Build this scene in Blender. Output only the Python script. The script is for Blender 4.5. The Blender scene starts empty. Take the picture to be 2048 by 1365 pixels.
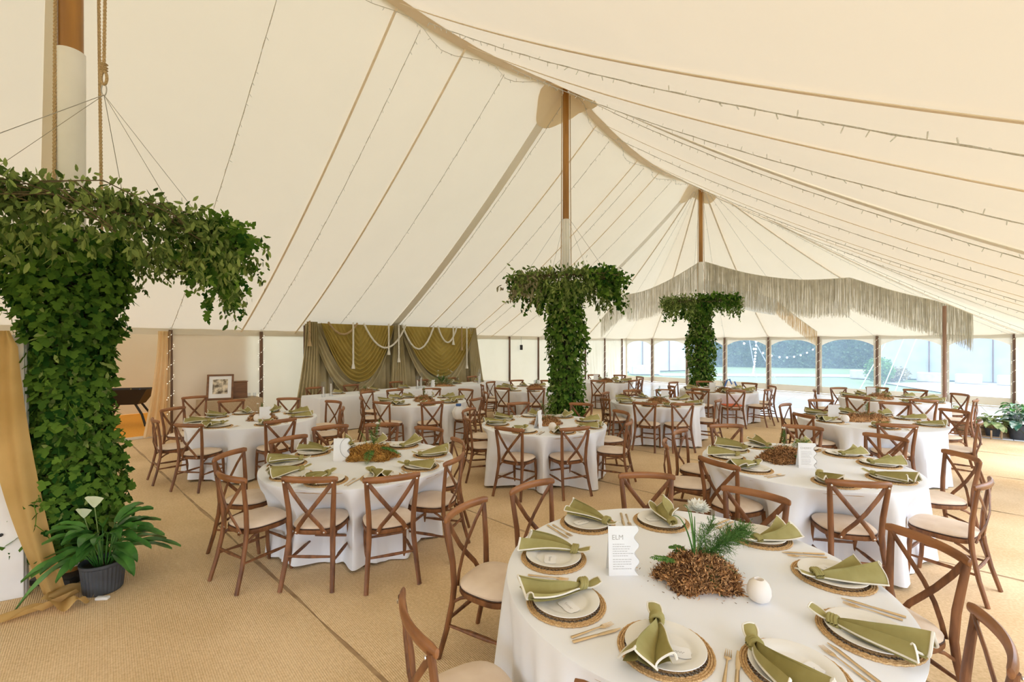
import bpy, math, random
import numpy as np
from mathutils import Vector, Matrix
random.seed(7)
R = random.Random(7)
PI = math.pi
SC = bpy.context.scene
COL = SC.collection

# ------------------------------------------------------------------ camera, world, light
FPX, HV, CAMZ = 893.0, 690.0, 1.925
cd = bpy.data.cameras.new('camera'); cam = bpy.data.objects.new('camera', cd); COL.objects.link(cam)
cd.sensor_width = 36.0; cd.lens = 36.0 * FPX / 2048.0
cd.shift_y = (HV - 682.5) / 2048.0
cd.clip_start = 0.05; cd.clip_end = 400
cam.location = (0, 0, CAMZ); cam.rotation_euler = (PI / 2, 0, 0)
SC.camera = cam

w = bpy.data.worlds.new('world'); SC.world = w; w.use_nodes = True
wn = w.node_tree; wn.nodes.clear()
wo = wn.nodes.new('ShaderNodeOutputWorld'); bg = wn.nodes.new('ShaderNodeBackground')
sky = wn.nodes.new('ShaderNodeTexSky'); sky.sky_type = 'NISHITA'; sky.sun_disc = False
sky.sun_elevation = math.radians(48); sky.sun_rotation = math.radians(120); sky.air_density = 1.0; sky.dust_density = 3.0; sky.ozone_density = 1.0
mixw = wn.nodes.new('ShaderNodeMix'); mixw.data_type = 'RGBA'; mixw.inputs[0].default_value = 0.65
wn.links.new(sky.outputs[0], mixw.inputs[6]); mixw.inputs[7].default_value = (4.9, 5.8, 7.3, 1)   # thin bright cloud
wn.links.new(mixw.outputs[2], bg.inputs[0]); bg.inputs[1].default_value = 0.97
wn.links.new(bg.outputs[0], wo.inputs[0])

sd = bpy.data.lights.new('sun', 'SUN'); sun = bpy.data.objects.new('sun', sd); COL.objects.link(sun)
sd.energy = 2.2; sd.angle = math.radians(4); sd.color = (1.0, 0.94, 0.84)
sun.rotation_euler = (math.radians(-14), math.radians(-24), 0)

SC.view_settings.view_transform = 'Standard'; SC.view_settings.look = 'None'
SC.view_settings.gamma = 1.0; SC.view_settings.use_curve_mapping = False
SC.view_settings.exposure = -0.20
SC.cycles.max_bounces = 12; SC.cycles.diffuse_bounces = 6; SC.cycles.transparent_max_bounces = 16
SC.cycles.sample_clamp_indirect = 6.0
SC.cycles.use_denoising = True

# ------------------------------------------------------------------ materials
def nt(name):
    m = bpy.data.materials.new(name); m.use_nodes = True
    t = m.node_tree; b = t.nodes['Principled BSDF']
    return m, t, b
def link(t, a, b): t.links.new(a, b)
def colornoise(t, c1, c2, scale, detail=4, coords='Object', stretch=(1, 1, 1), lo=.35, hi=.65, island=0.0):
    tc = t.nodes.new('ShaderNodeTexCoord'); mp = t.nodes.new('ShaderNodeMapping'); mp.inputs[3].default_value = stretch
    n = t.nodes.new('ShaderNodeTexNoise'); n.inputs['Scale'].default_value = scale; n.inputs['Detail'].default_value = detail
    r = t.nodes.new('ShaderNodeValToRGB'); r.color_ramp.elements[0].position = lo; r.color_ramp.elements[1].position = hi
    r.color_ramp.elements[0].color = (*c1, 1); r.color_ramp.elements[1].color = (*c2, 1)
    link(t, tc.outputs[coords], mp.inputs[0]); link(t, mp.outputs[0], n.inputs[0])
    if island:
        g = t.nodes.new('ShaderNodeNewGeometry'); mx = t.nodes.new('ShaderNodeMath'); mx.operation = 'MULTIPLY_ADD'
        mx.inputs[1].default_value = island
        sb = t.nodes.new('ShaderNodeMath'); sb.operation = 'SUBTRACT'; sb.inputs[1].default_value = .5 * island
        link(t, g.outputs['Random Per Island'], mx.inputs[0]); link(t, n.outputs[0], mx.inputs[2]); link(t, mx.outputs[0], sb.inputs[0])
        link(t, sb.outputs[0], r.inputs[0])
    else: link(t, n.outputs[0], r.inputs[0])
    return r.outputs[0], mp.outputs[0], n.outputs[0]
def bump(t, b, h, strength=.3, dist=.005):
    n = t.nodes.new('ShaderNodeBump'); n.inputs['Strength'].default_value = strength; n.inputs['Distance'].default_value = dist
    link(t, h, n.inputs['Height']); link(t, n.outputs[0], b.inputs['Normal']); return n
def simple(name, c1, c2=None, scale=20, rough=.6, stretch=(1, 1, 1), bmp=0, metal=0, island=0, spec=.5, dist=.003, lo=.35, hi=.65):
    m, t, b = nt(name)
    b.inputs['Roughness'].default_value = rough; b.inputs['Metallic'].default_value = metal
    b.inputs['Specular IOR Level'].default_value = spec
    o, v, h = colornoise(t, c1, c2 or tuple(x * .9 for x in c1), scale, stretch=stretch, island=island, lo=lo, hi=hi)
    link(t, o, b.inputs['Base Color'])
    if bmp: bump(t, b, h, bmp, dist)
    return m
def translucent(name, c1, c2, scale, trans=.5, island=0, bmp=0, tcol=None, stretch=(1, 1, 1), rough=.9, lo=.35, hi=.65):
    m, t, b = nt(name); t.nodes.remove(b); out = t.nodes['Material Output']
    o, v, h = colornoise(t, c1, c2, scale, island=island, stretch=stretch, lo=lo, hi=hi)
    d = t.nodes.new('ShaderNodeBsdfDiffuse'); tr = t.nodes.new('ShaderNodeBsdfTranslucent'); mx = t.nodes.new('ShaderNodeMixShader')
    mx.inputs[0].default_value = trans
    link(t, o, d.inputs[0])
    if tcol: tr.inputs[0].default_value = (*tcol, 1)
    else: link(t, o, tr.inputs[0])
    link(t, d.outputs[0], mx.inputs[1]); link(t, tr.outputs[0], mx.inputs[2]); link(t, mx.outputs[0], out.inputs[0])
    if bmp:
        n = t.nodes.new('ShaderNodeBump'); n.inputs['Strength'].default_value = bmp; n.inputs['Distance'].default_value = .01
        link(t, h, n.inputs['Height']); link(t, n.outputs[0], d.inputs['Normal'])
    return m
M = {}
M['canvas'] = translucent('roof_canvas', (.70, .625, .48), (.73, .655, .51), .7, .145, tcol=(.80, .67, .47), bmp=.12)
M['wallcanvas'] = translucent('wall_canvas', (.82, .77, .66), (.86, .81, .71), 1.2, .22, tcol=(.84, .72, .53), bmp=.4)
M['tape'] = translucent('seam_tape', (.88, .75, .57), (.92, .79, .61), 4, .05)
M['apron'] = translucent('peak_apron', (.86, .72, .50), (.88, .74, .52), 4, .05)
M['strip'] = translucent('wide_webbing', (.88, .83, .72), (.92, .87, .77), 60, .05, stretch=(8, 8, 1))
M['curtain'] = translucent('door_curtain', (.85, .68, .42), (.9, .74, .5), 2, .5)
M['matting'] = None
def make_matting():
    m, t, b = nt('coir_matting')
    b.inputs['Roughness'].default_value = .95; b.inputs['Specular IOR Level'].default_value = .1
    o, v, h = colornoise(t, (.42, .30, .16), (.62, .47, .28), 3, detail=8, coords='Generated')
    tc = t.nodes.new('ShaderNodeTexCoord')
    mp = t.nodes.new('ShaderNodeMapping'); mp.inputs[2].default_value = (0, 0, math.radians(-42.5))
    wv = t.nodes.new('ShaderNodeTexWave'); wv.inputs['Scale'].default_value = 26; wv.inputs['Distortion'].default_value = 2.5; wv.inputs['Detail'].default_value = 3; wv.inputs['Detail Scale'].default_value = 6
    n2 = t.nodes.new('ShaderNodeTexNoise'); n2.inputs['Scale'].default_value = 55; n2.inputs['Detail'].default_value = 5
    n1 = t.nodes.new('ShaderNodeTexNoise'); n1.inputs['Scale'].default_value = .9; n1.inputs['Detail'].default_value = 3
    link(t, tc.outputs['Object'], mp.inputs[0]); link(t, mp.outputs[0], wv.inputs[0]); link(t, tc.outputs['Object'], n2.inputs[0]); link(t, tc.outputs['Object'], n1.inputs[0])
    r = t.nodes.new('ShaderNodeValToRGB'); r.color_ramp.elements[0].color = (.60, .41, .21, 1); r.color_ramp.elements[1].color = (.86, .66, .42, 1)
    r.color_ramp.elements[0].position = .3; r.color_ramp.elements[1].position = .62
    ad = t.nodes.new('ShaderNodeMath'); ad.operation = 'MULTIPLY_ADD'; ad.inputs[1].default_value = .55
    a2 = t.nodes.new('ShaderNodeMath'); a2.operation = 'MULTIPLY'; a2.inputs[1].default_value = .45
    link(t, n2.outputs[0], a2.inputs[0]); link(t, n1.outputs[0], ad.inputs[0]); link(t, a2.outputs[0], ad.inputs[2]); link(t, ad.outputs[0], r.inputs[0])
    link(t, r.outputs[0], b.inputs['Base Color'])
    a3 = t.nodes.new('ShaderNodeMath'); a3.operation = 'ADD'; link(t, wv.outputs[1], a3.inputs[0]); link(t, n2.outputs[0], a3.inputs[1])
    bump(t, b, a3.outputs[0], .5, .006)
    return m
M['matting'] = make_matting()
M['wood'] = simple('walnut_stained_wood', (.115, .042, .014), (.26, .105, .036), 22, .5, stretch=(1, 1, .18), bmp=.08)
M['rail'] = simple('walnut_crest_rail', (.14, .050, .016), (.33, .135, .044), 14, .40, stretch=(.2, 1, 1), bmp=.05)
M['bolt'] = simple('brushed_bolt', (.7, .66, .6), None, 30, .35, metal=1)
M['cushion'] = simple('beige_cushion', (.72, .58, .45), (.82, .69, .56), 5, .95, bmp=.15, spec=.1)
M['piping'] = simple('dark_piping', (.08, .05, .04), None, 5, .8)
M['cloth'] = simple('white_tablecloth', (.83, .86, .92), (.86, .89, .95), 1.5, .9, bmp=.12, spec=.15, dist=.02)
M['plate'] = simple('white_china', (.80, .79, .76), (.82, .81, .78), 3, .28)
M['mat'] = simple('seagrass', (.42, .24, .09), (.72, .50, .26), 180, .85, bmp=.8)
M['matdark'] = simple('dark_seagrass', (.10, .06, .035), (.3, .2, .12), 160, .9)
M['sage'] = simple('sage_napkin', (.30, .262, .095), (.39, .345, .145), 9, .9, bmp=.1, spec=.15)
M['trim'] = simple('cream_trim', (.82, .79, .70), None, 20, .9)
M['gold'] = simple('brushed_gold', (.72, .54, .32), (.8, .62, .4), 30, .28, metal=1)
M['paper'] = simple('white_card', (.86, .86, .86), None, 4, .8)
M['ink'] = simple('grey_ink', (.45, .43, .40), None, 4, .8)
M['blackwire'] = simple('black_edge', (.04, .04, .035), None, 4, .5)
M['moss'] = simple('brown_moss', (.10, .035, .012), (.78, .44, .19), 40, .95, island=1.0, lo=.15, hi=.85)
M['mossorange'] = simple('orange_moss', (.26, .10, .015), (.78, .46, .11), 40, .95, island=1.0, lo=.15, hi=.85)
M['fern'] = translucent('fern_green', (.07, .17, .04), (.17, .32, .09), 12, .3, island=.5)
M['petal'] = translucent('white_petal', (.86, .86, .82), (.9, .9, .86), 8, .3, island=.3)
M['stem'] = simple('green_stem', (.16, .25, .07), (.25, .34, .12), 30, .6)
M['egg'] = simple('porcelain_vase', (.80, .74, .68), (.86, .81, .76), 3, .5)
M['ivy'] = translucent('ivy_leaf', (.022, .075, .014), (.15, .27, .04), 2.2, .25, island=.9, lo=.15, hi=.9)
M['euc'] = translucent('eucalyptus_leaf', (.07, .12, .03), (.33, .42, .13), 2.0, .25, island=.9, lo=.15, hi=.9)
M['euc2'] = translucent('dry_leaf', (.20, .18, .10), (.42, .39, .25), 2.0, .25, island=.9, lo=.15, hi=.9)
M['twig'] = simple('twig', (.10, .07, .035), (.16, .12, .06), 30, .9)
M['lily'] = simple('glossy_leaf', (.03, .12, .02), (.10, .27, .05), 6, .3, bmp=.1)
M['spathe'] = translucent('lily_spathe', (.75, .85, .55), (.85, .9, .7), 6, .35)
M['pot'] = simple('charcoal_ribbed_pot', (.045, .05, .06), (.06, .068, .08), 10, .55)
M['soil'] = simple('soil', (.03, .02, .012), (.06, .04, .025), 60, 1, bmp=.8)
M['pole'] = simple('amber_varnished_pole', (.21, .088, .014), (.44, .205, .035), 5, .4, stretch=(1, 1, .12), bmp=.1)
M['sleeve'] = simple('white_pole_wrap', (.74, .72, .67), (.82, .80, .76), 2, .6, bmp=.1)
M['sidepole'] = simple('dark_side_pole', (.10, .052, .03), (.19, .10, .055), 9, .6, stretch=(1, 1, .2))
M['brownpole'] = simple('brown_inner_pole', (.26, .14, .09), (.36, .2, .13), 9, .5, stretch=(1, 1, .2))
M['rope'] = simple('jute_rope', (.36, .24, .11), (.55, .40, .22), 120, .95, bmp=.4)
M['cream_rope'] = simple('cream_cotton_rope', (.74, .70, .60), (.84, .80, .72), 90, .95, bmp=.3)
M['wire'] = simple('steel_wire', (.45, .43, .38), None, 20, .4, metal=.6)
M['cable'] = simple('clear_cable', (.48, .45, .38), (.62, .6, .54), 60, .5)
M['bulbhold'] = simple('clear_lamp', (.62, .62, .58), (.8, .8, .78), 60, .3)
M['olive'] = simple('mustard_olive_drape', (.33, .235, .05), (.42, .31, .08), 2, .75, spec=.3, bmp=.1)
M['khaki'] = simple('khaki_sage_drape', (.42, .35, .19), (.52, .44, .26), 2, .8, spec=.25, bmp=.1)
M['goldcloth'] = translucent('gold_sash', (.60, .40, .15), (.70, .48, .20), 3, .3)
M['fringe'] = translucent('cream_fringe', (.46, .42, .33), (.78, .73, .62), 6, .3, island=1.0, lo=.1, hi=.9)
M['fringesuntint'] = translucent('sunlight_tinted_fringe', (.62, .42, .20), (.85, .66, .4), 6, .35, island=1.0, lo=.1, hi=.9)  # cream fringe again, with warm sunlight put into its colour
M['white'] = simple('white_paint', (.82, .82, .82), None, 3, .5)
M['sheer'] = translucent('white_sheer', (.85, .85, .85), (.9, .9, .9), 3, .5)
M['whitefloor'] = simple('white_dance_floor', (.80, .79, .78), (.86, .85, .84), 3, .18)
M['orange_mat'] = simple('orange_matting', (.85, .38, .04), (.9, .46, .07), 30, .95, bmp=.3)
M['darkwood'] = simple('dark_frame_wood', (.14, .06, .025), (.22, .1, .04), 18, .5, stretch=(.2, 1, 1))
M['crate'] = simple('rough_crate_wood', (.34, .22, .12), (.50, .35, .2), 12, .9, stretch=(.15, 1, 1), bmp=.3)
M['burlap'] = simple('hessian', (.42, .31, .19), (.54, .42, .28), 90, .95, bmp=.4)
M['black'] = simple('black_metal', (.015, .015, .015), None, 8, .5)
M['blueitem'] = simple('blue_plastic', (.04, .12, .35), None, 8, .4)
M['orangecloth'] = simple('orange_seat_cloth', (.75, .17, .06), None, 8, .9)
M['grass'] = simple('lawn', (.10, .15, .06), (.15, .21, .09), 6, 1, bmp=.3)
M['paving'] = simple('pale_paving', (.30, .29, .27), (.38, .36, .33), 3, .9)
M['hedge'] = simple('hedge_leaf', (.025, .06, .03), (.09, .15, .07), 3, .9, island=.8)
M['outcanvas'] = simple('neighbour_canvas', (.36, .38, .40), (.42, .44, .46), 2, .9)
M['stone'] = simple('planter_stone', (.38, .34, .31), (.5, .46, .42), 6, .9)
M['varieg'] = simple('variegated_leaf', (.20, .32, .10), (.66, .66, .36), 14, .5, island=.5)
M['varieg2'] = simple('dark_variegated_leaf', (.03, .14, .08), (.55, .66, .58), 16, .5, island=.3, lo=.45, hi=.6)
M['wax'] = simple('ivory_candle', (.85, .80, .70), None, 5, .5)
M['carwhite'] = simple('bag_plastic', (.8, .8, .8), None, 5, .4)
def glassmat(name, haze, hcol=(.80, .90, 1.0)):
    m, t, b = nt(name); t.nodes.remove(b); out = t.nodes['Material Output']
    tr = t.nodes.new('ShaderNodeBsdfTransparent'); tr.inputs[0].default_value = (.97, .98, 1, 1)
    gl = t.nodes.new('ShaderNodeBsdfGlossy'); gl.inputs['Roughness'].default_value = .05
    tl = t.nodes.new('ShaderNodeBsdfTranslucent'); tl.inputs[0].default_value = (*hcol, 1)
    lw = t.nodes.new('ShaderNodeLayerWeight'); lw.inputs[0].default_value = .12; fr = t.nodes.new('ShaderNodeMath'); fr.operation = 'MULTIPLY'; fr.inputs[1].default_value = .5; link(t, lw.outputs[1], fr.inputs[0])
    m1 = t.nodes.new('ShaderNodeMixShader'); m2 = t.nodes.new('ShaderNodeMixShader')
    nz = t.nodes.new('ShaderNodeTexNoise'); nz.inputs['Scale'].default_value = 1.5; nz.inputs['Detail'].default_value = 3
    mr = t.nodes.new('ShaderNodeMapRange'); mr.inputs[3].default_value = haze * .7; mr.inputs[4].default_value = haze * 1.3
    link(t, nz.outputs[0], mr.inputs[0]); link(t, mr.outputs[0], m1.inputs[0])
    link(t, tr.outputs[0], m1.inputs[1]); link(t, tl.outputs[0], m1.inputs[2])
    link(t, fr.outputs[0], m2.inputs[0]); link(t, m1.outputs[0], m2.inputs[1]); link(t, gl.outputs[0], m2.inputs[2]); link(t, m2.outputs[0], out.inputs[0])
    return m
M['pvc'] = glassmat('clear_window_film', .20, (.56, .70, .80))
M['glass'] = glassmat('clear_glass', .03, (.9, .9, .9))
def emis(name, c, s):
    m, t, b = nt(name); b.inputs['Emission Color'].default_value = (*c, 1); b.inputs['Emission Strength'].default_value = s; b.inputs['Base Color'].default_value = (*c, 1)
    return m
M['led'] = emis('warm_led', (1, .9, .72), 3.0)
M['festoon'] = emis('festoon_bulb', (1, .97, .9), 4.0)
def photo_mat():
    m, t, b = nt('sepia_photo_print')
    o, v, h = colornoise(t, (.10, .07, .04), (.75, .66, .5), 9, detail=5, coords='Object', lo=.4, hi=.6)
    link(t, o, b.inputs['Base Color']); return m
M['photo'] = photo_mat()

# ------------------------------------------------------------------ mesh builder
class MB:
    def __init__(s): s.v = []; s.f = []
    def add(s, vs, fs):
        o = len(s.v); s.v.extend([tuple(x) for x in vs]); s.f.extend([tuple(i + o for i in f) for f in fs]); return s
    def box(s, c, d, rz=0, bev=0.0, tf=None):
        x, y, z = d[0] / 2, d[1] / 2, d[2] / 2
        if bev > 0:
            b = min(bev, x * .9, y * .9, z * .9); pts = []
            def ring(x, y, b, z): return [(-x + b, -y, z), (x - b, -y, z), (x, -y + b, z), (x, y - b, z), (x - b, y, z), (-x + b, y, z), (-x, y - b, z), (-x, -y + b, z)]
            pts = ring(x - b, y - b, b * .3, -z) + ring(x, y, b, -z + b) + ring(x, y, b, z - b) + ring(x - b, y - b, b * .3, z)
            fs = []
            for k in range(3):
                for i in range(8):
                    j = (i + 1) % 8; fs.append((k * 8 + i, k * 8 + j, (k + 1) * 8 + j, (k + 1) * 8 + i))
            fs.append(tuple(reversed(range(8)))); fs.append(tuple(range(24, 32)))
        else:
            pts = [(sx * x, sy * y, sz * z) for sz in (-1, 1) for sx, sy in ((-1, -1), (1, -1), (1, 1), (-1, 1))]
            fs = [(3, 2, 1, 0), (4, 5, 6, 7), (0, 1, 5, 4), (1, 2, 6, 5), (2, 3, 7, 6), (3, 0, 4, 7)]
        ca, sa = math.cos(rz), math.sin(rz)
        out = []
        for p in pts:
            q = (p[0] * ca - p[1] * sa + c[0], p[0] * sa + p[1] * ca + c[1], p[2] + c[2])
            out.append(tf(q) if tf else q)
        return s.add(out, fs)
    def tube(s, path, rad, n=8, cap=True, flat=None, up=None):
        """path of points, radius (number or list); flat=(a,b) scales along side / up"""
        P = [Vector(p) for p in path]; L = len(P)
        rs = rad if isinstance(rad, (list, tuple)) else [rad] * L
        T = []
        for i in range(L):
            a = P[max(i - 1, 0)]; b = P[min(i + 1, L - 1)]; d = (b - a); T.append(d.normalized() if d.length > 1e-9 else Vector((0, 0, 1)))
        ref = Vector(up) if up else (Vector((0, 0, 1)) if abs(T[0].z) < .9 else Vector((1, 0, 0)))
        side = T[0].cross(ref).normalized()
        vs = []; 
        for i in range(L):
            if up: sd_ = T[i].cross(ref); side = sd_.normalized() if sd_.length > 1e-5 else side
            else:
                side = side - T[i] * side.dot(T[i]); side.normalize()
            u2 = side.cross(T[i]).normalized()
            fa, fb = flat if flat else (1, 1)
            for k in range(n):
                a = 2 * PI * k / n; vs.append(P[i] + side * (math.cos(a) * rs[i] * fa) + u2 * (math.sin(a) * rs[i] * fb))
        fs = []
        for i in range(L - 1):
            for k in range(n):
                j = (k + 1) % n; fs.append((i * n + k, i * n + j, (i + 1) * n + j, (i + 1) * n + k))
        if cap: fs.append(tuple(reversed(range(n)))); fs.append(tuple(range((L - 1) * n, L * n)))
        return s.add(vs, fs)
    def lathe(s, prof, n=32, c=(0, 0, 0), close=False):
        vs = []; 
        for r, z in prof:
            for k in range(n):
                a = 2 * PI * k / n; vs.append((c[0] + r * math.cos(a), c[1] + r * math.sin(a), c[2] + z))
        fs = []
        L = len(prof)
        for i in range(L - 1 + (1 if close else 0)):
            i2 = (i + 1) % L
            for k in range(n):
                j = (k + 1) % n; fs.append((i * n + k, i * n + j, i2 * n + j, i2 * n + k))
        if not close:
            if prof[0][0] > 1e-6: fs.append(tuple(reversed(range(n))))
            if prof[-1][0] > 1e-6: fs.append(tuple(range((L - 1) * n, L * n)))
        return s.add(vs, fs)
    def grid(s, fn, nu, nv, closeu=False):
        vs = [fn(i / nu, j / nv) for j in range(nv + 1) for i in range(nu + (0 if closeu else 1))]
        W = nu + (0 if closeu else 1); fs = []
        for j in range(nv):
            for i in range(nu):
                i2 = (i + 1) % W if closeu else i + 1
                fs.append((j * W + i, j * W + i2, (j + 1) * W + i2, (j + 1) * W + i))
        return s.add(vs, fs)
    def leaf(s, p, d, up, L, W, kind=0, bend=.2):
        """small leaf: base p, direction d, normal-ish up"""
        d = Vector(d).normalized(); up = Vector(up); side = d.cross(up)
        if side.length < 1e-4: side = d.cross(Vector((.3, .5, .8)))
        side.normalize(); nrm = side.cross(d)
        p = Vector(p)
        if kind == 0:   # oval
            pts = [p, p + d * L * .35 + side * W * .5 - nrm * bend * L * .08, p + d * L * .75 + side * W * .36 - nrm * bend * L * .3, p + d * L - nrm * bend * L * .55,
                   p + d * L * .75 - side * W * .36 - nrm * bend * L * .3, p + d * L * .35 - side * W * .5 - nrm * bend * L * .08, p + d * L * .5 + nrm * W * -.12 - nrm * bend * L * .12]
            return s.add(pts, [(0, 1, 6), (1, 2, 6), (2, 3, 6), (3, 4, 6), (4, 5, 6), (5, 0, 6)])
        else:           # ivy, lobed
            q = lambda a, b, c=0: p + d * L * a + side * W * b - nrm * L * (c + bend * a * .4)
            pts = [q(0.1, 0), q(-.05, .28), q(.22, .58, .04), q(.42, .26), q(.62, .34, .03), q(1, 0, .05), q(.62, -.34, .03), q(.42, -.26), q(.22, -.58, .04), q(-.05, -.28)]
            return s.add(pts, [(0, 1, 2, 3), (0, 3, 4, 5), (0, 5, 6, 7), (0, 7, 8, 9)])
    def mesh(s, name, mat, smooth=True):
        me = bpy.data.meshes.new(name); me.from_pydata(s.v, [], s.f); me.update()
        if smooth:
            me.shade_smooth()
            try: me.set_sharp_from_angle(angle=math.radians(38))
            except Exception: pass
        if mat: me.materials.append(M[mat] if isinstance(mat, str) else mat)
        return me
    def obj(s, name, mat, parent=None, smooth=True, loc=None, rz=None):
        o = bpy.data.objects.new(name, s.mesh(name, mat, smooth)); COL.objects.link(o)
        if parent: o.parent = parent
        if loc: o.location = loc
        if rz is not None: o.rotation_euler.z = rz
        return o
def tag(o, label=None, cat=None, group=None, kind=None):
    if label: o['label'] = label
    if cat: o['category'] = cat
    if group: o['group'] = group
    if kind: o['kind'] = kind
    return o
def empty(name, loc=(0, 0, 0), rz=0.0):
    o = bpy.data.objects.new(name, None); COL.objects.link(o); o.location = loc; o.rotation_euler.z = rz; o.empty_display_size = .1
    return o
KIDS = {}
def kids(o): return [c for c in COL.objects if c.parent == o]
def inst(proto, loc, rz=0.0, rot=None, scale=None):
    """proto = (root, [(child,[grandchildren])])"""
    root, ch = proto
    r = root.copy(); COL.objects.link(r); r.location = loc; r.rotation_euler = rot if rot else (0, 0, rz)
    if scale: r.scale = (scale,) * 3 if not isinstance(scale, tuple) else scale
    for c, gs in ch:
        k = c.copy(); COL.objects.link(k); k.parent = r
        for g in gs:
            q = g.copy(); COL.objects.link(q); q.parent = k
    return r
PROTOS = []
def proto(root):
    ch = []
    for c in list(COL.objects):
        if c.parent == root: ch.append((c, [g for g in COL.objects if g.parent == c]))
    PROTOS.append((root, ch)); return (root, ch)
def drop_protos():
    for root, ch in PROTOS:
        for c, gs in ch:
            for g in gs: bpy.data.objects.remove(g)
            bpy.data.objects.remove(c)
        bpy.data.objects.remove(root)

# ------------------------------------------------------------------ layout helpers
def G(u, v, z=0.0):           # a point of height z seen at pixel (u, v)
    d = FPX * (CAMZ - z) / (v - HV); return ((u - 1024) / FPX * d, d)
def PX(x, y, z): return (1024 + FPX * x / y, HV - FPX * (z - CAMZ) / y)
EX, EY, NX, NY = .6754, .7375, .7375, -.6754
def TN(s, n, z=0.0): return (EX * s + NX * n, EY * s + NY * n, z)
def SN(x, y): return (x * EX + y * EY, x * NX + y * NY)
NR, NL, N0, EAVE = 2.1, -11.77, -5.22, 2.26
SP = [-6.77, .26, 7.29, 14.69]
HP = [7.16, 7.16, 7.16, 7.30]
BAY = 1.76; S0 = 2.09
CLs, CRs = 21.97, 20.2
SBACK = -13.5
def ridge(s):
    if s >= SP[3]: return HP[3]
    for i in range(3):
        if SP[i] <= s <= SP[i + 1]:
            t = (s - SP[i]) / (SP[i + 1] - SP[i]); return HP[i] + (HP[i + 1] - HP[i]) * t - .55 * 4 * t * (1 - t) 
    t = (SP[0] - s) / (SP[0] - SBACK); return HP[0] - (HP[0] - EAVE) * t
def drop(t): return (1 - t) - .057 * 4 * t * (1 - t)
def endS(n): return CLs + (CRs - CLs) * (n - NL) / (NR - NL)
def zroof(s, n):
    if s <= SP[3]:
        hw = (NR - N0) if n > N0 else (N0 - NL); t = min(1, abs(n - N0) / hw)
        return EAVE + (ridge(s) - EAVE) * drop(t)
    # hip: ratio along ray from the peak
    ds, dn = s - SP[3], n - N0
    t = 0
    hw = (NR - N0) if dn > 0 else (N0 - NL); t = abs(dn) / hw
    # end line: s = CLs + k (n-NL)
    k = (CRs - CLs) / (NR - NL); den = (CLs + k * (N0 - NL) - SP[3])
    t2 = (ds - k * dn) / den
    t = min(1, max(t, t2)); return EAVE + (HP[3] - EAVE) * drop(t)

# ------------------------------------------------------------------ GROUND, FLOOR
def flatpoly(mb, pts, z0, z1):
    n = len(pts); vs = [(p[0], p[1], z0) for p in pts] + [(p[0], p[1], z1) for p in pts]
    fs = [tuple(range(n - 1, -1, -1)), tuple(range(n, 2 * n))] + [(i, (i + 1) % n, n + (i + 1) % n, n + i) for i in range(n)]
    mb.add(vs, fs)
mb = MB(); mb.add([(-120, -60, -.06), (150, -60, -.06), (150, 160, -.06), (-120, 160, -.06)], [(0, 1, 2, 3)])
lawn = tag(mb.obj('lawn', 'grass'), 'green lawn outside the marquee windows', 'grass', kind='structure')

fl = MB()
flatpoly(fl, [TN(SBACK, NL - .1), TN(SBACK, NR + .6), TN(13.45, NR + .6), TN(13.45, NL - .1)], -.05, -.012)
floor = tag(fl.obj('floor', 'crate', smooth=False), kind='structure')
seams = [-13.5, -11.4, -9.3, -7.2, -5.1, -2.8, -.65, 1.40, 3.50, 5.52, 7.6, 9.65, 11.7, 13.45]
for a, b in zip(seams[:-1], seams[1:]):
    def fn(u, v, a=a, b=b):
        s = a + .012 + (b - a - .024) * v; n = NL - .1 + (NR + .7 - NL) * u
        edge = min(v, 1 - v); wob = .006 * math.sin(n * 3.1 + a) + .004 * math.sin(n * 7.7 + b)
        z = .006 * math.sin(n * 2.3 + s * 1.7) * (1 if n > -2 else .4) + (-.012 if edge < .001 else 0)
        return TN(s + wob * (1 if edge < .02 else .3), n, max(-.010, z * .6 - .002))
    MB().grid(fn, 70, 12).obj('matting_roll', 'matting', floor)
# dance floor panels
df = MB(); flatpoly(df, [TN(13.47, NL - .1), TN(13.47, NR + .6), TN(CRs + .1, NR + .6), TN(CLs + .1, NL - .1)], -.05, -.012)
dfo = tag(df.obj('floor_dance', 'whitefloor', smooth=False), kind='structure')
pm = MB(); pm.box((0, 0, 0), (1.19, 1.19, .03), bev=.004); pmesh = pm.mesh('floor_panel', 'whitefloor', False)
for i in range(7):
    for j in range(12):
        s = 14.08 + i * 1.2; n = NL + .55 + j * 1.2
        if s > endS(n) + .2: continue
        o = bpy.data.objects.new('floor_panel', pmesh); COL.objects.link(o); o.parent = dfo
        x, y, _ = TN(s, n); o.location = (x, y, -.008 + R.uniform(-.001, .001)); o.rotation_euler.z = math.atan2(EY, EX)

# ------------------------------------------------------------------ ROOF
ceil = MB()
def eavestrip(mb, p, q, z0=EAVE - .12, z1=EAVE + .02, th=.015):
    d = Vector((q[0] - p[0], q[1] - p[1])); L = d.length; d.normalize(); nn = Vector((-d.y, d.x)) * th
    vs = [(p[0] - nn.x, p[1] - nn.y, z0), (q[0] - nn.x, q[1] - nn.y, z0), (q[0] + nn.x, q[1] + nn.y, z0), (p[0] + nn.x, p[1] + nn.y, z0)]
    vs += [(a, b, z1) for a, b, _ in vs]
    mb.add(vs, [(3, 2, 1, 0), (4, 5, 6, 7), (0, 1, 5, 4), (1, 2, 6, 5), (2, 3, 7, 6), (3, 0, 4, 7)])
CL = TN(CLs, NL); CR = TN(CRs, NR)
eavestrip(ceil, TN(SBACK, NL), CL); eavestrip(ceil, CL, CR); eavestrip(ceil, CR, TN(SBACK, NR))
ceiling = tag(ceil.obj('ceiling', 'wallcanvas', smooth=False), kind='structure')
bounds = []
k = -8
ss = [S0 + BAY * k for k in range(-8, 7)]
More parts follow.
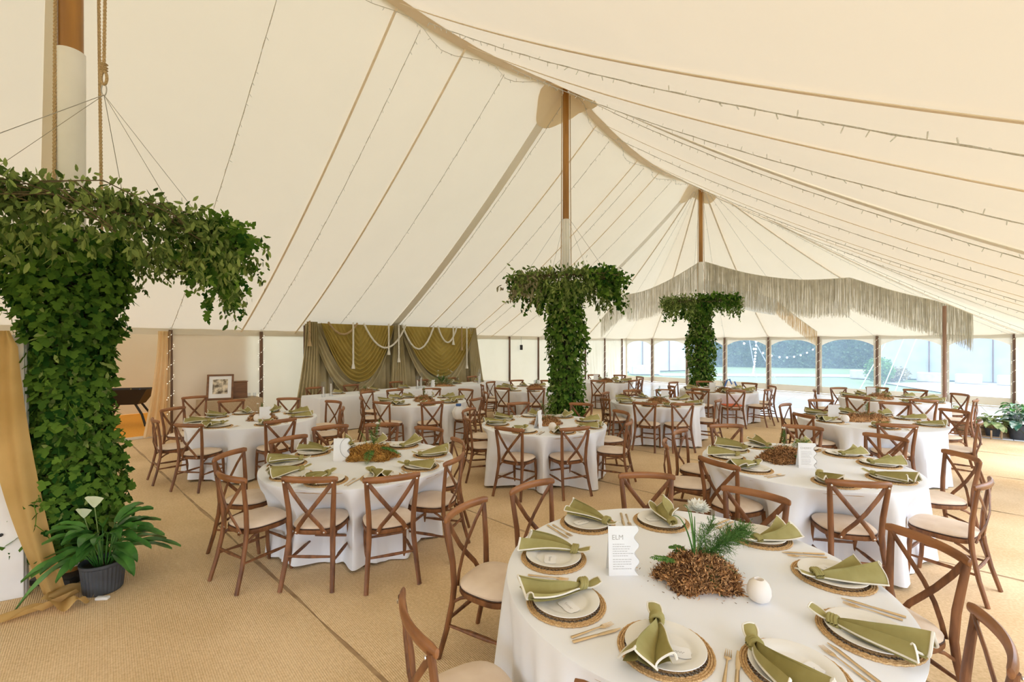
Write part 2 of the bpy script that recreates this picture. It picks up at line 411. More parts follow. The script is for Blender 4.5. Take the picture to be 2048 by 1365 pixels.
ss = [SBACK] + [s for s in ss if s > SBACK + .6 and s < 14.2] + [SP[3]]
# snap bay lines to the pole positions
ss = [min(SP, key=lambda q: abs(q - s)) if min(abs(q - s) for q in SP) < .35 else s for s in ss]
for a, b in zip(ss[:-1], ss[1:]):
    for side in (-1, 1):
        def fn(u, v, a=a, b=b, side=side):
            s = a + (b - a) * u; hw = (NR - N0) if side > 0 else (N0 - NL)
            n = N0 + side * hw * v
            belly = -.03 * math.sin(PI * u) * math.sin(PI * v) + .006 * math.sin(v * 40 + s * 9)* math.sin(PI * u)
            return TN(s, n, zroof(s, n) + belly)
        MB().grid(fn, 6, 22).obj('canvas_panel', 'canvas', ceiling)
# hip end fan
endT = [0, 1.62, 3.52, 5.30, 7.11, 8.9, 10.69, 12.44, 13.96]
LEN = math.dist(CL[:2], CR[:2])
def endpt(t): f = t / 13.96; return (CL[0] + (CR[0] - CL[0]) * f, CL[1] + (CR[1] - CL[1]) * f)
fanB = [TN(SP[3], NL)[:2]]
for kk in (8, 9, 10): fanB.append(TN(S0 + BAY * kk, NL)[:2])
for t in endT: fanB.append(endpt(t))
for s in (18.3, 16.5): fanB.append(TN(s, NR)[:2])
fanB.append(TN(SP[3], NR)[:2])
pk = TN(SP[3], N0)[:2]
for a, b in zip(fanB[:-1], fanB[1:]):
    def fn(u, v, a=a, b=b):
        q = (a[0] + (b[0] - a[0]) * u, a[1] + (b[1] - a[1]) * u)
        x = pk[0] + (q[0] - pk[0]) * v; y = pk[1] + (q[1] - pk[1]) * v
        return (x, y, EAVE + (HP[3] - EAVE) * drop(v) - .05 * math.sin(PI * u) * v)
    MB().grid(fn, 5, 20).obj('canvas_panel', 'canvas', ceiling)
def ribbon(path, wdt, off, mat, name, parent, th=.006):
    """flat tape under the roof; path of (x,y,z)"""
    P = [Vector(p) for p in path]; mbx = MB(); vs = []
    for i, p in enumerate(P):
        d = (P[min(i + 1, len(P) - 1)] - P[max(i - 1, 0)]).normalized(); sd_ = d.cross(Vector((0, 0, 1))).normalized()
        nn = sd_.cross(d).normalized(); p = p - nn * off
        for a, b in ((-1, 0), (1, 0), (1, -1), (-1, -1)): vs.append(p + sd_ * a * wdt / 2 + nn * b * th)
    fs = []
    for i in range(len(P) - 1):
        for k in range(4): fs.append((i * 4 + k, i * 4 + (k + 1) % 4, i * 4 + 4 + (k + 1) % 4, i * 4 + 4 + k))
    mbx.add(vs, fs); return mbx.obj(name, mat, parent, smooth=False)
def slope(s, side, z_off=0, n=24, t0=.01, t1=1.0):
    hw = (NR - N0) if side > 0 else (N0 - NL); out = []
    for i in range(n + 1):
        t = t0 + (t1 - t0) * i / n; nn_ = N0 + side * hw * t; x, y, _ = TN(s, nn_); out.append((x, y, zroof(s, nn_) + z_off))
    return out
for s in (SP[1], SP[2], SP[3]):
    for side in (-1, 1): ribbon(slope(s, side), .22 if side < 0 else .16, .03, 'strip', 'webbing_strip', ceiling)
for s in (.26 + 1.8 * BAY, .26 + 2.5 * BAY, 7.29 + 1.8 * BAY, 7.29 + 2.5 * BAY, 7.29 + .7 * BAY, -1.5, -3.0):
    for side in (-1, 1): ribbon(slope(s, side), .036, .04, 'tape', 'seam_tape', ceiling)
for a, b in zip(SP[:-1], SP[1:]):
    path = [(*TN(a + (b - a) * t / 20, N0)[:2], ridge(a + (b - a) * t / 20) - .06) for t in range(21)]
    ribbon(path, .26, .0, 'tape', 'ridge_webbing', ceiling)
for q in [fanB[i] for i in (2, 5, 8, 11, 13)]:
    ribbon([(pk[0] + (q[0] - pk[0]) * t / 20, pk[1] + (q[1] - pk[1]) * t / 20, EAVE + (HP[3] - EAVE) * drop(t / 20)) for t in range(1, 21)], .05, .05, 'tape', 'seam_tape', ceiling)
for i, s in enumerate((SP[1], SP[2], SP[3])):
    m_ = MB(); vs = [TN(s, N0, zroof(s, N0) - .07)]; 
    rr = .62
    for ring in range(1, 5):
        for k in range(32):
            a = 2 * PI * k / 32; q = rr * ring / 4 * (1 + (.07 * math.cos(4 * a) if ring == 4 else 0)); s2 = s + q * math.cos(a); n2 = N0 + q * math.sin(a)
            vs.append(TN(s2, n2, min(zroof(s2, n2), zroof(s, N0) - q * .55 + .1) - .06))
    fs = [(0, 1 + k, 1 + (k + 1) % 32) for k in range(32)]
    for r_ in range(3):
        for k in range(32): fs.append((1 + r_ * 32 + k, 1 + (r_ + 1) * 32 + k, 1 + (r_ + 1) * 32 + (k + 1) % 32, 1 + r_ * 32 + (k + 1) % 32))
    m_.add(vs, fs); m_.obj('peak_apron', 'apron', ceiling)

# ------------------------------------------------------------------ WALLS
wl = MB(); eavestrip(wl, TN(SBACK, NL), CL, .0, .05, .02)
wall_left = tag(wl.obj('wall_left', 'wallcanvas', smooth=False), kind='structure')
def wallpanel(p, q, parent, z0=.01, z1=EAVE - .02, folds=3, amp=.045, mat='wallcanvas', name='canvas_panel', seed=0, lean=0):
    rr = random.Random(seed); ph = [rr.uniform(0, 6.28) for _ in range(4)]
    d = Vector((q[0] - p[0], q[1] - p[1])); L = d.length; nn = Vector((-d.y, d.x)).normalized()
    def fn(u, v):
        z = z0 + (z1 - z0) * v
        f = amp * (math.sin(u * folds * 2 * PI + ph[0] + v * 2.2) * .5 + .5 * math.sin((u * 1.3 - v) * 5 + ph[1]) + .25 * math.sin(u * 19 + v * 6 + ph[2])) * math.sin(PI * min(1, max(0, u))) ** .5 * (1 - .6 * v)
        return (p[0] + d.x * u + nn.x * f, p[1] + d.y * u + nn.y * f, z)
    return MB().grid(fn, 28, 14).obj(name, mat, parent)
posts_left = {}
for k in range(-9, 12): posts_left[k] = TN(S0 + BAY * k, NL)
for k in range(-9, 11):
    if k == -1: continue
    a, b = posts_left[k], posts_left[k + 1]
    wallpanel(a, b, wall_left, seed=k + 40, folds=2 if k < 9 else 7, amp=.03 if k < 9 else .06)
wallpanel(posts_left[11], CL, wall_left, seed=88)
wr = MB(); eavestrip(wr, CR, TN(SBACK, NR), 0, .25, .01)  # unseen side canvas, added to cut the daylight from the right
wr = tag(wr.obj('wall_right_light_screen', 'wallcanvas', smooth=False), kind='structure')
for i in range(18):
    s_ = CRs - .1 - BAY * i
    if i % 3 == 0: wallpanel(TN(s_, NR), TN(s_ - BAY, NR), wr, seed=i + 200)  # only some bays closed, spaced to set how much light enters
we = MB(); eavestrip(we, CL, CR, .0, .03, .02)
wall_end = tag(we.obj('wall_end', 'wallcanvas', smooth=False), kind='structure')

ords = ['first', 'second', 'third', 'fourth', 'fifth', 'sixth', 'seventh', 'eighth', 'ninth', 'tenth', 'eleventh', 'twelfth']
def sidepole(x, y, label, lights=True, r=.042, z=EAVE, mat='sidepole', seed=0, llabel=None):
    t = empty('side_pole', (x, y, 0)); tag(t, label, 'pole', 'side poles along the marquee eaves')
    m_ = MB(); m_.tube([(0, 0, .0), (0, 0, z * .5), (0, 0, z - .02)], [r, r * .96, r * .88], 10); m_.obj('pole_shaft', mat, t)
    m_ = MB(); m_.tube([(0, 0, z - .03), (0, 0, z + .06)], [.008, .008], 6); m_.obj('pole_pin', 'bolt', t)
    if lights:
        f = empty('fairy_lights', (x, y, 0)); tag(f, llabel, 'lights', 'fairy lights wound down the side poles')
        rr = random.Random(seed); path = []; b = MB(); 
        for i in range(90):
            a = i * .42 + seed; z_ = .25 + (z - .35) * i / 89; q = r + .008
            path.append((q * math.cos(a), q * math.sin(a), z_))
            if i % 2 == 0:
                c = Vector(((q + .012) * math.cos(a), (q + .012) * math.sin(a), z_ + rr.uniform(-.01, .01)))
                b.lathe([(0, -.008), (.007, 0), (0, .009)], 5, c)
        MB_ = MB(); MB_.tube(path, .003, 4); MB_.obj('cable', 'cable', f)
        tag(b.obj('bulbs', 'led', f), kind='stuff')
vis = [k for k in range(0, 12) if k not in (2, 3, 4)]
for i, k in enumerate(vis):
    x, y, _ = posts_left[k]; d = TN(0, .06)
    lab = 'dark wooden side pole on the blank canvas wall, %s from the left' % ords[i]
    sidepole(x + d[0], y + d[1], lab, lights=(k in (0, 1, 10, 11)), seed=k, llabel='fairy lights wound down the side pole of the left wall, %s pole from left' % ords[i])
for k in (2, 3, 4, -1, -2):
    x, y, _ = posts_left[k]; d = TN(0, -.0)
    nm = {2: 'behind the drape, left', 3: 'behind the drape, middle', 4: 'behind the drape, right', -1: 'left of the canvas doorway', -2: 'behind the gold sash'}[k]
    sidepole(x, y, 'dark wooden side pole hidden %s' % nm, lights=False)
pe = [endpt(t) for t in endT]
for i, (x, y) in enumerate(pe):
    n_ = Vector((-(CR[1] - CL[1]), CR[0] - CL[0])).normalized()
    x -= n_.x * .05; y -= n_.y * .05
    if i == 0: continue
    sidepole(x, y, 'dark side pole between glazed window bays, %s window pole from the left' % ords[i - 1], lights=True, r=.045 if i < 8 else .06, seed=i * 3, llabel='fairy lights wound down the %s window pole from the left' % ords[i - 1])
x, y = G(1889, 690 + FPX * CAMZ / 11.2, 0)
t_ = empty('inner_pole', (x, y, 0)); tag(t_, 'mid brown inner pole rising beside the far right tables', 'pole')
MB().tube([(0, 0, 0), (0, 0, 2.9)], .038, 10).obj('pole_shaft', 'brownpole', t_)
# windows with scalloped valance, film and skirt
for i in range(8):
    a, b = pe[i], pe[i + 1]
    wdo = MB(); eavestrip(wdo, a, b, .05, .30 if i > 0 else .25, .006)
    win = tag(wdo.obj('window_%d' % (i + 1), 'wallcanvas', smooth=False), kind='structure')
    def pane(u, v): return (a[0] + (b[0] - a[0]) * u, a[1] + (b[1] - a[1]) * u, .28 + (EAVE - .10 - .28) * v)
    MB().grid(pane, 2, 2).obj('window_pane', 'pvc', win)
    n_ = Vector((-(b[1] - a[1]), b[0] - a[0])).normalized() * -.012
    def val(u, v): 
        dep = .06 + .30 * (abs(2 * u - 1) ** 2.4)
        return (a[0] + (b[0] - a[0]) * u + n_.x, a[1] + (b[1] - a[1]) * u + n_.y, EAVE + .0 - (.08 + dep) * v)
    MB().grid(val, 24, 4).obj('scalloped_valance', 'wallcanvas', win)
    for uu in (0.03, .97):
        m_ = MB(); x0 = a[0] + (b[0] - a[0]) * uu; y0 = a[1] + (b[1] - a[1]) * uu
        m_.box((x0, y0, 1.15), (.10, .012, 2.1), rz=math.atan2(b[1] - a[1], b[0] - a[0])); m_.obj('canvas_edge', 'wallcanvas', win, smooth=False)
# inner doorway curtain and the annex beyond
cur = MB()
pa, pb = posts_left[0], posts_left[-1]
def fnc(u, v):
    wdt = .12 + .14 * (1 - v) ** 1.5
    f = .05 * math.sin(u * 22) * (1 - .5 * v)
    x = pa[0] + (pb[0] - pa[0]) * u * wdt; y = pa[1] + (pb[1] - pa[1]) * u * wdt
    o = TN(0, .07 + f); return (x + o[0], y + o[1], .03 + (EAVE - .08) * v)
cur.grid(fnc, 40, 16)
tag(cur.obj('door_curtain', 'curtain'), 'cream canvas door curtain gathered beside the leftmost lit side pole', 'curtain')
ann = MB(); q = [TN(S0 - 6, NL - .12), TN(S0 + 1.5, NL - .12), TN(S0 + 1.5, NL - 4.5), TN(S0 - 6, NL - 4.5)]
flatpoly(ann, q, -.05, -.004)
tag(ann.obj('floor_annex', 'orange_mat', smooth=False), kind='structure')
wa = MB(); eavestrip(wa, TN(S0 - 6, NL - 4.4), TN(S0 + 1.5, NL - 4.4), 0, 2.5, .01); eavestrip(wa, TN(S0 + 1.5, NL - 4.4), TN(S0 + 1.5, NL - .1), 0, 2.5, .01); eavestrip(wa, TN(S0 - 6, NL - 4.4), TN(S0 - 6, NL - .1), 0, 2.5, .01)
wa = tag(wa.obj('wall_annex', 'wallcanvas', smooth=False), kind='structure')
for s in (S0 - 1.0, S0 - 1.25, S0 - 2.6):
    m_ = MB(); m_.tube([TN(s, NL - 4.3, 0), TN(s, NL - 4.3, 2.4)], .03, 8); m_.obj('annex_frame_post', 'white', wa)
ra = MB(); ra.add([TN(S0 - 6, NL, 2.3), TN(S0 + 1.5, NL, 2.3), TN(S0 + 1.5, NL - 4.5, 2.6), TN(S0 - 6, NL - 4.5, 2.6)], [(0, 1, 2, 3)])
tag(ra.obj('ceiling_annex', 'canvas', smooth=False), kind='structure')
# black cart with things in it, in the annex
cx, cy = (255 - 1024) / FPX * 10.6, 10.6
ct = empty('drinks_cart', (cx, cy, 0), .3); tag(ct, 'black barrow-shaped drinks cart beyond the canvas doorway', 'cart')
m_ = MB(); m_.add([(-.5, -.3, .88), (.5, -.3, .88), (.5, .3, .88), (-.5, .3, .88), (-.32, -.2, .52), (.28, -.2, .52), (.28, .2, .52), (-.32, .2, .52), (-.46, -.27, .86), (.46, -.27, .86), (.46, .27, .86), (-.46, .27, .86), (-.28, -.16, .56), (.24, -.16, .56), (.24, .16, .56), (-.28, .16, .56)],
    [(0, 1, 5, 4), (1, 2, 6, 5), (2, 3, 7, 6), (3, 0, 4, 7), (4, 5, 6, 7), (8, 12, 13, 9), (9, 13, 14, 10), (10, 14, 15, 11), (11, 15, 12, 8), (12, 15, 14, 13), (0, 8, 9, 1), (1, 9, 10, 2), (2, 10, 11, 3), (3, 11, 8, 0)]); m_.obj('tub', 'black', ct)
for sx, sy in ((-1, -1), (-1, 1), (1, -1), (1, 1)): MB().tube([(sx * .2, sy * .14, .55), (sx * .36, sy * .18, .28), (sx * .44, sy * .2, 0)], .025, 6).obj('leg', 'black', ct)
for i in range(9):
    a = -.32 + .08 * i; b = R.uniform(-.18, .18); h = MB(); h.lathe([(0, 0), (.03, .002), (.032, .12), (.012, .17), (.013, .22), (0, .222)], 8)
    o = h.obj('drinks_bottle', R.choice(['blueitem', 'glass', 'sage']), None); ca, sa = math.cos(.3), math.sin(.3)
    o.location = (cx + a * ca - b * sa, cy + a * sa + b * ca, .62 + .04); o.rotation_euler = (R.uniform(-.5, .5), R.uniform(-.5, .5), 0)
    tag(o, 'small bottle in the black drinks cart, %s from left' % ords[i], 'bottle', 'bottles in the black cart')

# ------------------------------------------------------------------ KING POLES, ROPES
PNM = ['left foreground', 'middle', 'farthest']
for i, (s, r, zt) in enumerate(((SP[1], .088, 4.36), (SP[2], .070, 4.42), (SP[3], .072, 4.58))):
    x, y, _ = TN(s, N0); t = empty('king_pole', (x, y, 0))
    tag(t, '%s tall amber wooden tent pole, white wrapped on its lower half' % PNM[i], 'pole', 'king poles holding up the roof')
    top = HP[i + 1] - .02
    MB().tube([(0, 0, 0), (0, 0, top * .5), (0, 0, top)], [r * .93] * 2 + [r * .85], 20).obj('pole_shaft', 'pole', t)
    MB().tube([(0, 0, .1), (0, 0, zt)], [r * 1.06] * 2, 24).obj('white_wrap', 'sleeve', t)
    MB().box((0, 0, .03), (.34, .34, .06), bev=.01).obj('base_plate', 'black', t)
    MB().lathe([(r * .9, top - .02), (r * 1.5, top - .02), (r * 1.5, top + .03), (.02, top + .08)], 16).obj('pole_cap', 'black', t)
    def twist(path, rr, strands=3, pitch=.09, seg=.022):
        m_ = MB(); P = [Vector(p) for p in path]
        # resample
        Ls = [0]
        for a, b in zip(P[:-1], P[1:]): Ls.append(Ls[-1] + (b - a).length)
        n = max(8, int(Ls[-1] / seg)); pts = []
        j = 0
        for q in range(n + 1):
            L = Ls[-1] * q / n
            while j < len(P) - 2 and Ls[j + 1] < L: j += 1
            f = (L - Ls[j]) / max(1e-6, Ls[j + 1] - Ls[j]); pts.append((P[j].lerp(P[j + 1], f), L))
        for st in range(strands):
            pp = []
            for q, (p, L) in enumerate(pts):
                d = (pts[min(q + 1, n)][0] - pts[max(q - 1, 0)][0]).normalized(); a1 = d.cross(Vector((.31, .2, .93))).normalized(); a2 = d.cross(a1)
                an = 2 * PI * (L / pitch + st / strands); pp.append(p + (a1 * math.cos(an) + a2 * math.sin(an)) * rr * .55)
            m_.tube(pp, rr * .58, 5)
        return m_
    c = Vector((x, y, 0)).normalized(); lat = Vector((c.y, -c.x, 0))
    for q, (o, zb) in enumerate(((-.098, 2.6), (.19 if i == 0 else .105, 2.7 if i == 0 else 3.0))):
        p = Vector((x, y, 0)) + lat * o - c * (.06 if i == 0 else .02); pt = Vector((x, y, 0)) + lat * o * .8
        rp = twist([(p.x, p.y, zb), (pt.x, pt.y, top - .25)], .013 if i == 0 else .008, seg=.03 if i == 0 else .09).obj('hoist_rope', 'rope', None)
        tag(rp, 'jute rope running up the %s side of the %s king pole' % (('left', 'right')[q], PNM[i]), 'rope')
# ------------------------------------------------------------------ FOLIAGE COLUMNS WITH HANGING HOOPS
def rnd_unit(rr):
    while True:
        v = Vector((rr.uniform(-1, 1), rr.uniform(-1, 1), rr.uniform(-1, 1)))
        if .1 < v.length < 1: return v.normalized()
def leafcol(px, py, idx, ring_r, ring_z, n_ring, n_col, lsz, single, rcol, zlow, hang):
    rr = random.Random(100 + idx)
    nm = PNM[idx]
    # ---- hoop
    hp = empty('foliage_hoop', (px, py, 0)); tag(hp, 'hanging ring of drooping green foliage around the %s king pole' % nm, 'foliage')
    ringp = [(ring_r * math.cos(2 * PI * k / 48), ring_r * math.sin(2 * PI * k / 48), ring_z) for k in range(49)]
    MB().tube(ringp, .02, 6, cap=False).obj('hoop_ring', 'twig', hp)
    tw = MB()
    for k in range(110):
        a = rr.uniform(0, 2 * PI); L = rr.uniform(.25, .7); r_ = ring_r + rr.gauss(0, .09); z = ring_z + rr.uniform(-.08, .06)
        tw.tube([(r_ * math.cos(a), r_ * math.sin(a), z), ((r_ + .05) * math.cos(a + L * .5), (r_ + .05) * math.sin(a + L * .5), z + rr.uniform(-.02, .1)), ((r_ + rr.uniform(-.1, .2)) * math.cos(a + L), (r_ + rr.uniform(-.1, .2)) * math.sin(a + L), z - rr.uniform(-.05, .15))], .004, 4)
    tag(tw.obj('twigs', 'twig', hp), kind='stuff')
    packs = {'euc': MB(), 'ivy': MB(), 'euc2': MB()}; singles = []
    nst = n_ring // 22
    for k in range(nst):
        a = rr.uniform(0, 2 * PI)
        den = .72 + .28 * math.sin(3 * a + idx)
        r_ = ring_r + rr.gauss(0, .11)
        L = rr.uniform(.15, 1.0) ** 1.2 * hang * den; z0 = ring_z + rr.uniform(-.12, .10)
        wob = rr.uniform(-.12, .12); out = rr.uniform(-.05, .24)
        kind = 'ivy' if math.sin(2 * a + idx * 1.7 + 1.0) > .35 and rr.random() < (.7 if idx else .25) else ('euc2' if idx == 1 and math.cos(a - 2.9) > .4 and rr.random() < .6 else 'euc')
        nl = max(6, int(22 * (.35 + L)))
        for q in range(nl):
            f = (q + rr.random()) / nl
            p = Vector(((r_ + out * f) * math.cos(a + wob * f), (r_ + out * f) * math.sin(a + wob * f), z0 - L * f + .05 * math.sin(f * 9)))
            d = Vector((rr.gauss(0, .45), rr.gauss(0, .45), -1.0 if rr.random() < .8 else .2)); u = rnd_unit(rr)
            L_ = lsz * rr.uniform(.7, 1.4); args = (p, d, u, L_, L_ * (.42 if kind != 'ivy' else 1.0), 0 if kind != 'ivy' else 1)
            packs[kind].leaf(*args)
    for k in range(int(n_ring * (.5 if idx == 0 else .35))):      # a bushy upper rim
        a = rr.uniform(0, 2 * PI); p = Vector(((ring_r + rr.gauss(0, .13)) * math.cos(a), (ring_r + rr.gauss(0, .13)) * math.sin(a), ring_z + rr.gauss(.04 if idx else .0, .07)))
        d = Vector((math.cos(a) * rr.uniform(-.3, 1), math.sin(a) * rr.uniform(-.3, 1), rr.uniform(-.8, .7)))
        kind = 'ivy' if math.sin(2 * a + idx * 1.7 + 1.0) > (.2 if idx else .8) else 'euc'
        L_ = lsz * rr.uniform(.8, 1.4); packs[kind].leaf(p, d, rnd_unit(rr), L_, L_ * (.42 if kind == 'euc' else .95), 0 if kind == 'euc' else 1)
    for kn, b in packs.items():
        if b.v: tag(b.obj({'euc': 'eucalyptus_leaves', 'ivy': 'ivy_leaves', 'euc2': 'dry_leaves'}[kn], kn, hp, smooth=False), kind='stuff')
    # hanging wires and hook
    hk = (px + .32, py - .28, 4.0) if idx == 0 else (px, py, ring_z + 1.25)
    if idx == 0: hk = ((208 - 1024) / FPX * 3.42, 3.42, CAMZ + (HV - 190) * 3.42 / FPX)
    for k, a in enumerate((-.2, .75, 1.9, 3.3, 4.6)):
        q = Vector((px + ring_r * math.cos(a), py + ring_r * math.sin(a), ring_z))
        o = MB().tube([hk if idx == 0 else (px + .07 * math.cos(a), py + .07 * math.sin(a), hk[2]), q], .0025 if idx == 0 else .003, 4).obj('hanging_wire', 'wire', None)
        tag(o, 'thin wire to the foliage ring of the %s king pole, running %s' % (nm, ('right', 'back right', 'back left', 'left', 'front')[k]), 'wire', 'wires of the %s foliage ring' % nm)
    if idx == 0:
        o = empty('hoist_hook', hk); tag(o, 'rope thimble and steel carabiner above the left foliage ring', 'hook')
        MB().tube([(.02 * math.cos(t), 0, .04 + .045 * math.sin(t)) for t in [2 * PI * i / 16 for i in range(17)]], .004, 6).obj('carabiner', 'wire', o)
        MB().tube([(.022 * math.cos(t), 0, .13 + .05 * math.sin(t)) for t in [2 * PI * i / 16 for i in range(17)]], .010, 6).obj('rope_loop', 'rope', o)
        for zz in (.19, .21, .235): MB().lathe([(.012, -.012), (.026, 0), (.012, .012)], 10, (0, 0, zz)).obj('knot', 'rope', o)
        tag(twist([(hk[0], hk[1], hk[2] + .2), (hk[0] - .05, hk[1] + .1, 7.0)], .012, seg=.03).obj('hoist_rope', 'rope', None), 'jute hoist rope knotted above the left steel hook', 'rope')
    # ---- column
    cl = empty('foliage_column', (px, py, 0)); tag(cl, 'thick column of ivy and leaves wrapped around the %s king pole' % nm, 'foliage')
    packs = {'euc': MB(), 'ivy': MB()}; lv = []
    def rad(z, a):
        b = rcol * (1 + .18 * math.sin(z * 3.1 + idx) + .10 * math.sin(2 * a + z * 2))
        if z < .8: b *= .62 + .38 * (z / .8)
        return b
    sm = [MB().leaf((0, 0, 0), (0, .15, -1), (0, -1, 0), lsz * q_, lsz * q_ * 1.05, 1).mesh('leaf', 'ivy', False) for q_ in (1.0, 1.25, 1.5)]
    for k in range(n_col):
        z = zlow + (ring_z - zlow) * rr.random(); a = rr.uniform(0, 2 * PI); deep = rr.random() ** 2.0
        r_ = rad(z, a) * (1 - .55 * deep) + rr.uniform(0, .06)
        p = Vector((r_ * math.cos(a), r_ * math.sin(a), z)); o_ = Vector((math.cos(a), math.sin(a), 0))
        d = (o_ * rr.uniform(-.1, .7) + Vector((rr.gauss(0, .5), rr.gauss(0, .5), -.75 + rr.gauss(0, .35)))).normalized(); u = (o_ + rnd_unit(rr) * .6).normalized()
        kind = 'ivy' if rr.random() < (.85 if idx == 0 else .5) else 'euc'
        L_ = lsz * rr.uniform(.8, 1.5)
        facing = (-px * o_.x - py * o_.y) / math.hypot(px, py)
        if kind == 'ivy' and deep < .12 and facing > .15 and len(lv) < single:
            lv.append((p + o_ * .02, d, u))
        else: packs[kind].leaf(p, d, u, L_, L_ * (.95 if kind == 'ivy' else .42), 1 if kind == 'ivy' else 0)
    for p, d, u in lv:
        o = bpy.data.objects.new('leaf', rr.choice(sm)); COL.objects.link(o); o.parent = cl
        zax = -d; yax = u - zax * u.dot(zax); yax.normalize(); xax = yax.cross(zax)
        o.matrix_local = Matrix.Translation(p) @ Matrix((xax, -yax, zax)).transposed().to_4x4() if False else Matrix.Translation(p) @ Matrix((xax, yax, zax)).transposed().to_4x4()
    for kn, b in packs.items(): tag(b.obj({'euc': 'eucalyptus_leaves', 'ivy': 'ivy_leaves'}[kn], kn, cl, smooth=False), kind='stuff')
    vn = MB()
    for k in range(40):     # trailing vines
        z = rr.uniform(zlow + .2, ring_z); a = rr.uniform(0, 2 * PI); L = rr.uniform(.2, .5)
        pts = []
        for q in range(7):
            f = q / 6; r_ = rad(z, a) + .13 * math.sin(f * PI) ** .7 * rr.uniform(.6, 1.2); pts.append((r_ * math.cos(a + f * .3), r_ * math.sin(a + f * .3), max(.02, z - L * f)))
        vn.tube(pts, .003, 4)
        for q in pts[1:]: vn.leaf(q, (rr.gauss(0, .6), rr.gauss(0, .6), -.6), rnd_unit(rr), lsz * .9, lsz * .9, 1)
    tag(vn.obj('trailing_vines', 'ivy', cl, smooth=False), kind='stuff')
    tk = MB(); tk.tube([(0, 0, zlow), (0, 0, 1.5), (0, 0, ring_z)], [rcol * .42, rcol * .55, rcol * .5], 12); tk.obj('dark_core', 'soil', cl)  # solid dark core filling the column behind the leaves
x, y, _ = TN(SP[1], N0); leafcol(x, y, 0, 1.10, 2.88, 12500, 7800, .060, 300, .275, .22, .80)
x, y, _ = TN(SP[2], N0); leafcol(x, y, 1, .90, 3.18, 7000, 5200, .075, 300, .30, .05, .75)
x, y, _ = TN(SP[3], N0); leafcol(x, y, 2, 1.0, 3.28, 5200, 4200, .085, 0, .34, .05, .70)

# ------------------------------------------------------------------ ROOF LIGHT STRINGS
def lightstring(path, label, seg=.16, seed=0, r=.0045, twin=False):
    t = empty('fairy_light_string', path[0]); tag(t, label, 'lights', 'light strings under the canvas roof')
    P = [Vector(p) - Vector(path[0]) for p in path]; rr = random.Random(seed)
    MB().tube(P, r, 4, cap=False).obj('cable', 'cable', t)
    if twin:
        MB().tube([p + Vector((.006 * math.sin(i * 1.9), 0, .007 * math.cos(i * 1.9))) for i, p in enumerate(P)], r * .8, 4, cap=False).obj('cable', 'cable', t)
    b = MB(); acc = 0
    for a, c in zip(P[:-1], P[1:]):
        L = (c - a).length; q = 0
        while acc < L:
            p = a.lerp(c, acc / L); d = Vector((rr.gauss(0, .6), rr.gauss(0, .6), -1 if rr.random() < .75 else 1)).normalized() * .05
            b.tube([p, p + d * .45, p + d], [.003, .0055, .004], 5); acc += seg
        acc -= L
    tag(b.obj('bulbs', 'bulbhold', t), kind='stuff')
names_s = [(S0 - 3 * BAY, 'behind the left foliage ring'), (S0 - 2 * BAY, 'left of the left king pole'), (SP[1], 'at the left king pole'), (S0, 'ending at the first lit side pole'), (S0 + BAY, 'ending at the second lit side pole'), (S0 + 2 * BAY, 'ending at the left end of the drape'),
           (SP[2], 'beside the wide webbing of the middle king pole'), (S0 + 4 * BAY, 'one bay behind the middle king pole'), (S0 + 5 * BAY, 'two bays behind the middle king pole'), (S0 + 6 * BAY, 'three bays behind the middle king pole')]
for i, (s, lab) in enumerate(names_s):
    for side in (-1, 1):
        off = .16 if s in (SP[1], SP[2]) else 0
        lightstring([(a, b, c - .07) for a, b, c in slope(s + off, side, t0=.015, t1=.985, n=40)], 'light string, %s roof slope, %s' % ('left' if side < 0 else 'right', lab), seed=i * 2 + side, twin=True)
for i in range(2):
    a, b = SP[i + 1], SP[i + 2]
    lightstring([(*TN(a + (b - a) * t / 30, N0 + .12 * math.sin(t))[:2], ridge(a + (b - a) * t / 30) - .13 - .12 * math.sin(PI * t / 30)) for t in range(31)], 'fairy light string along the ridge %s the middle king pole' % ('before', 'behind')[i], seed=60 + i)
for i, q in enumerate(fanB[2:-1]):
    pth = [(pk[0] + (q[0] - pk[0]) * t / 24, pk[1] + (q[1] - pk[1]) * t / 24, EAVE + (HP[3] - EAVE) * drop(t / 24) - .09) for t in range(1, 25)]
    lightstring(pth, 'fairy light string fanning from the farthest king pole, %s of the fan from left' % (ords + ['thirteenth', 'fourteenth', 'fifteenth'])[i], seed=70 + i, r=.005, seg=.3)

# ------------------------------------------------------------------ DRAPE BACKDROP
a = TN(4.76, NL + .42); b = TN(10.58, NL + .42)
a = (-5.47 + .26, 11.46 - .24, 0); b = (-1.54 + .26, 15.75 - .24, 0)
dv = Vector((b[0] - a[0], b[1] - a[1], 0)); DL = dv.length; dv.normalize(); dn = Vector((dv.y, -dv.x, 0))
bk = empty('drape_backdrop', a, 0); tag(bk, 'olive and khaki fabric backdrop swagged along the canvas wall', 'drape')
ZT = 2.50
def DP(x, z, off): p = dv * x + dn * off; return (p.x, p.y, z)
for k, xx in enumerate((.02, DL / 2, DL - .02)): MB().tube([DP(xx, 0, -.06), DP(xx, ZT - .02, -.06)], .025, 8).obj('frame_pole', 'sidepole', bk)
MB().tube([DP(0, ZT - .02, -.03), DP(DL, ZT - .02, -.03)], .022, 8).obj('top_rail', 'sidepole', bk)
def xu0(u):
    k = (u - 1024) / FPX; off = dn * .2; return (k * (a[1] + off.y) - (a[0] + off.x)) / (dv.x - k * dv.y)
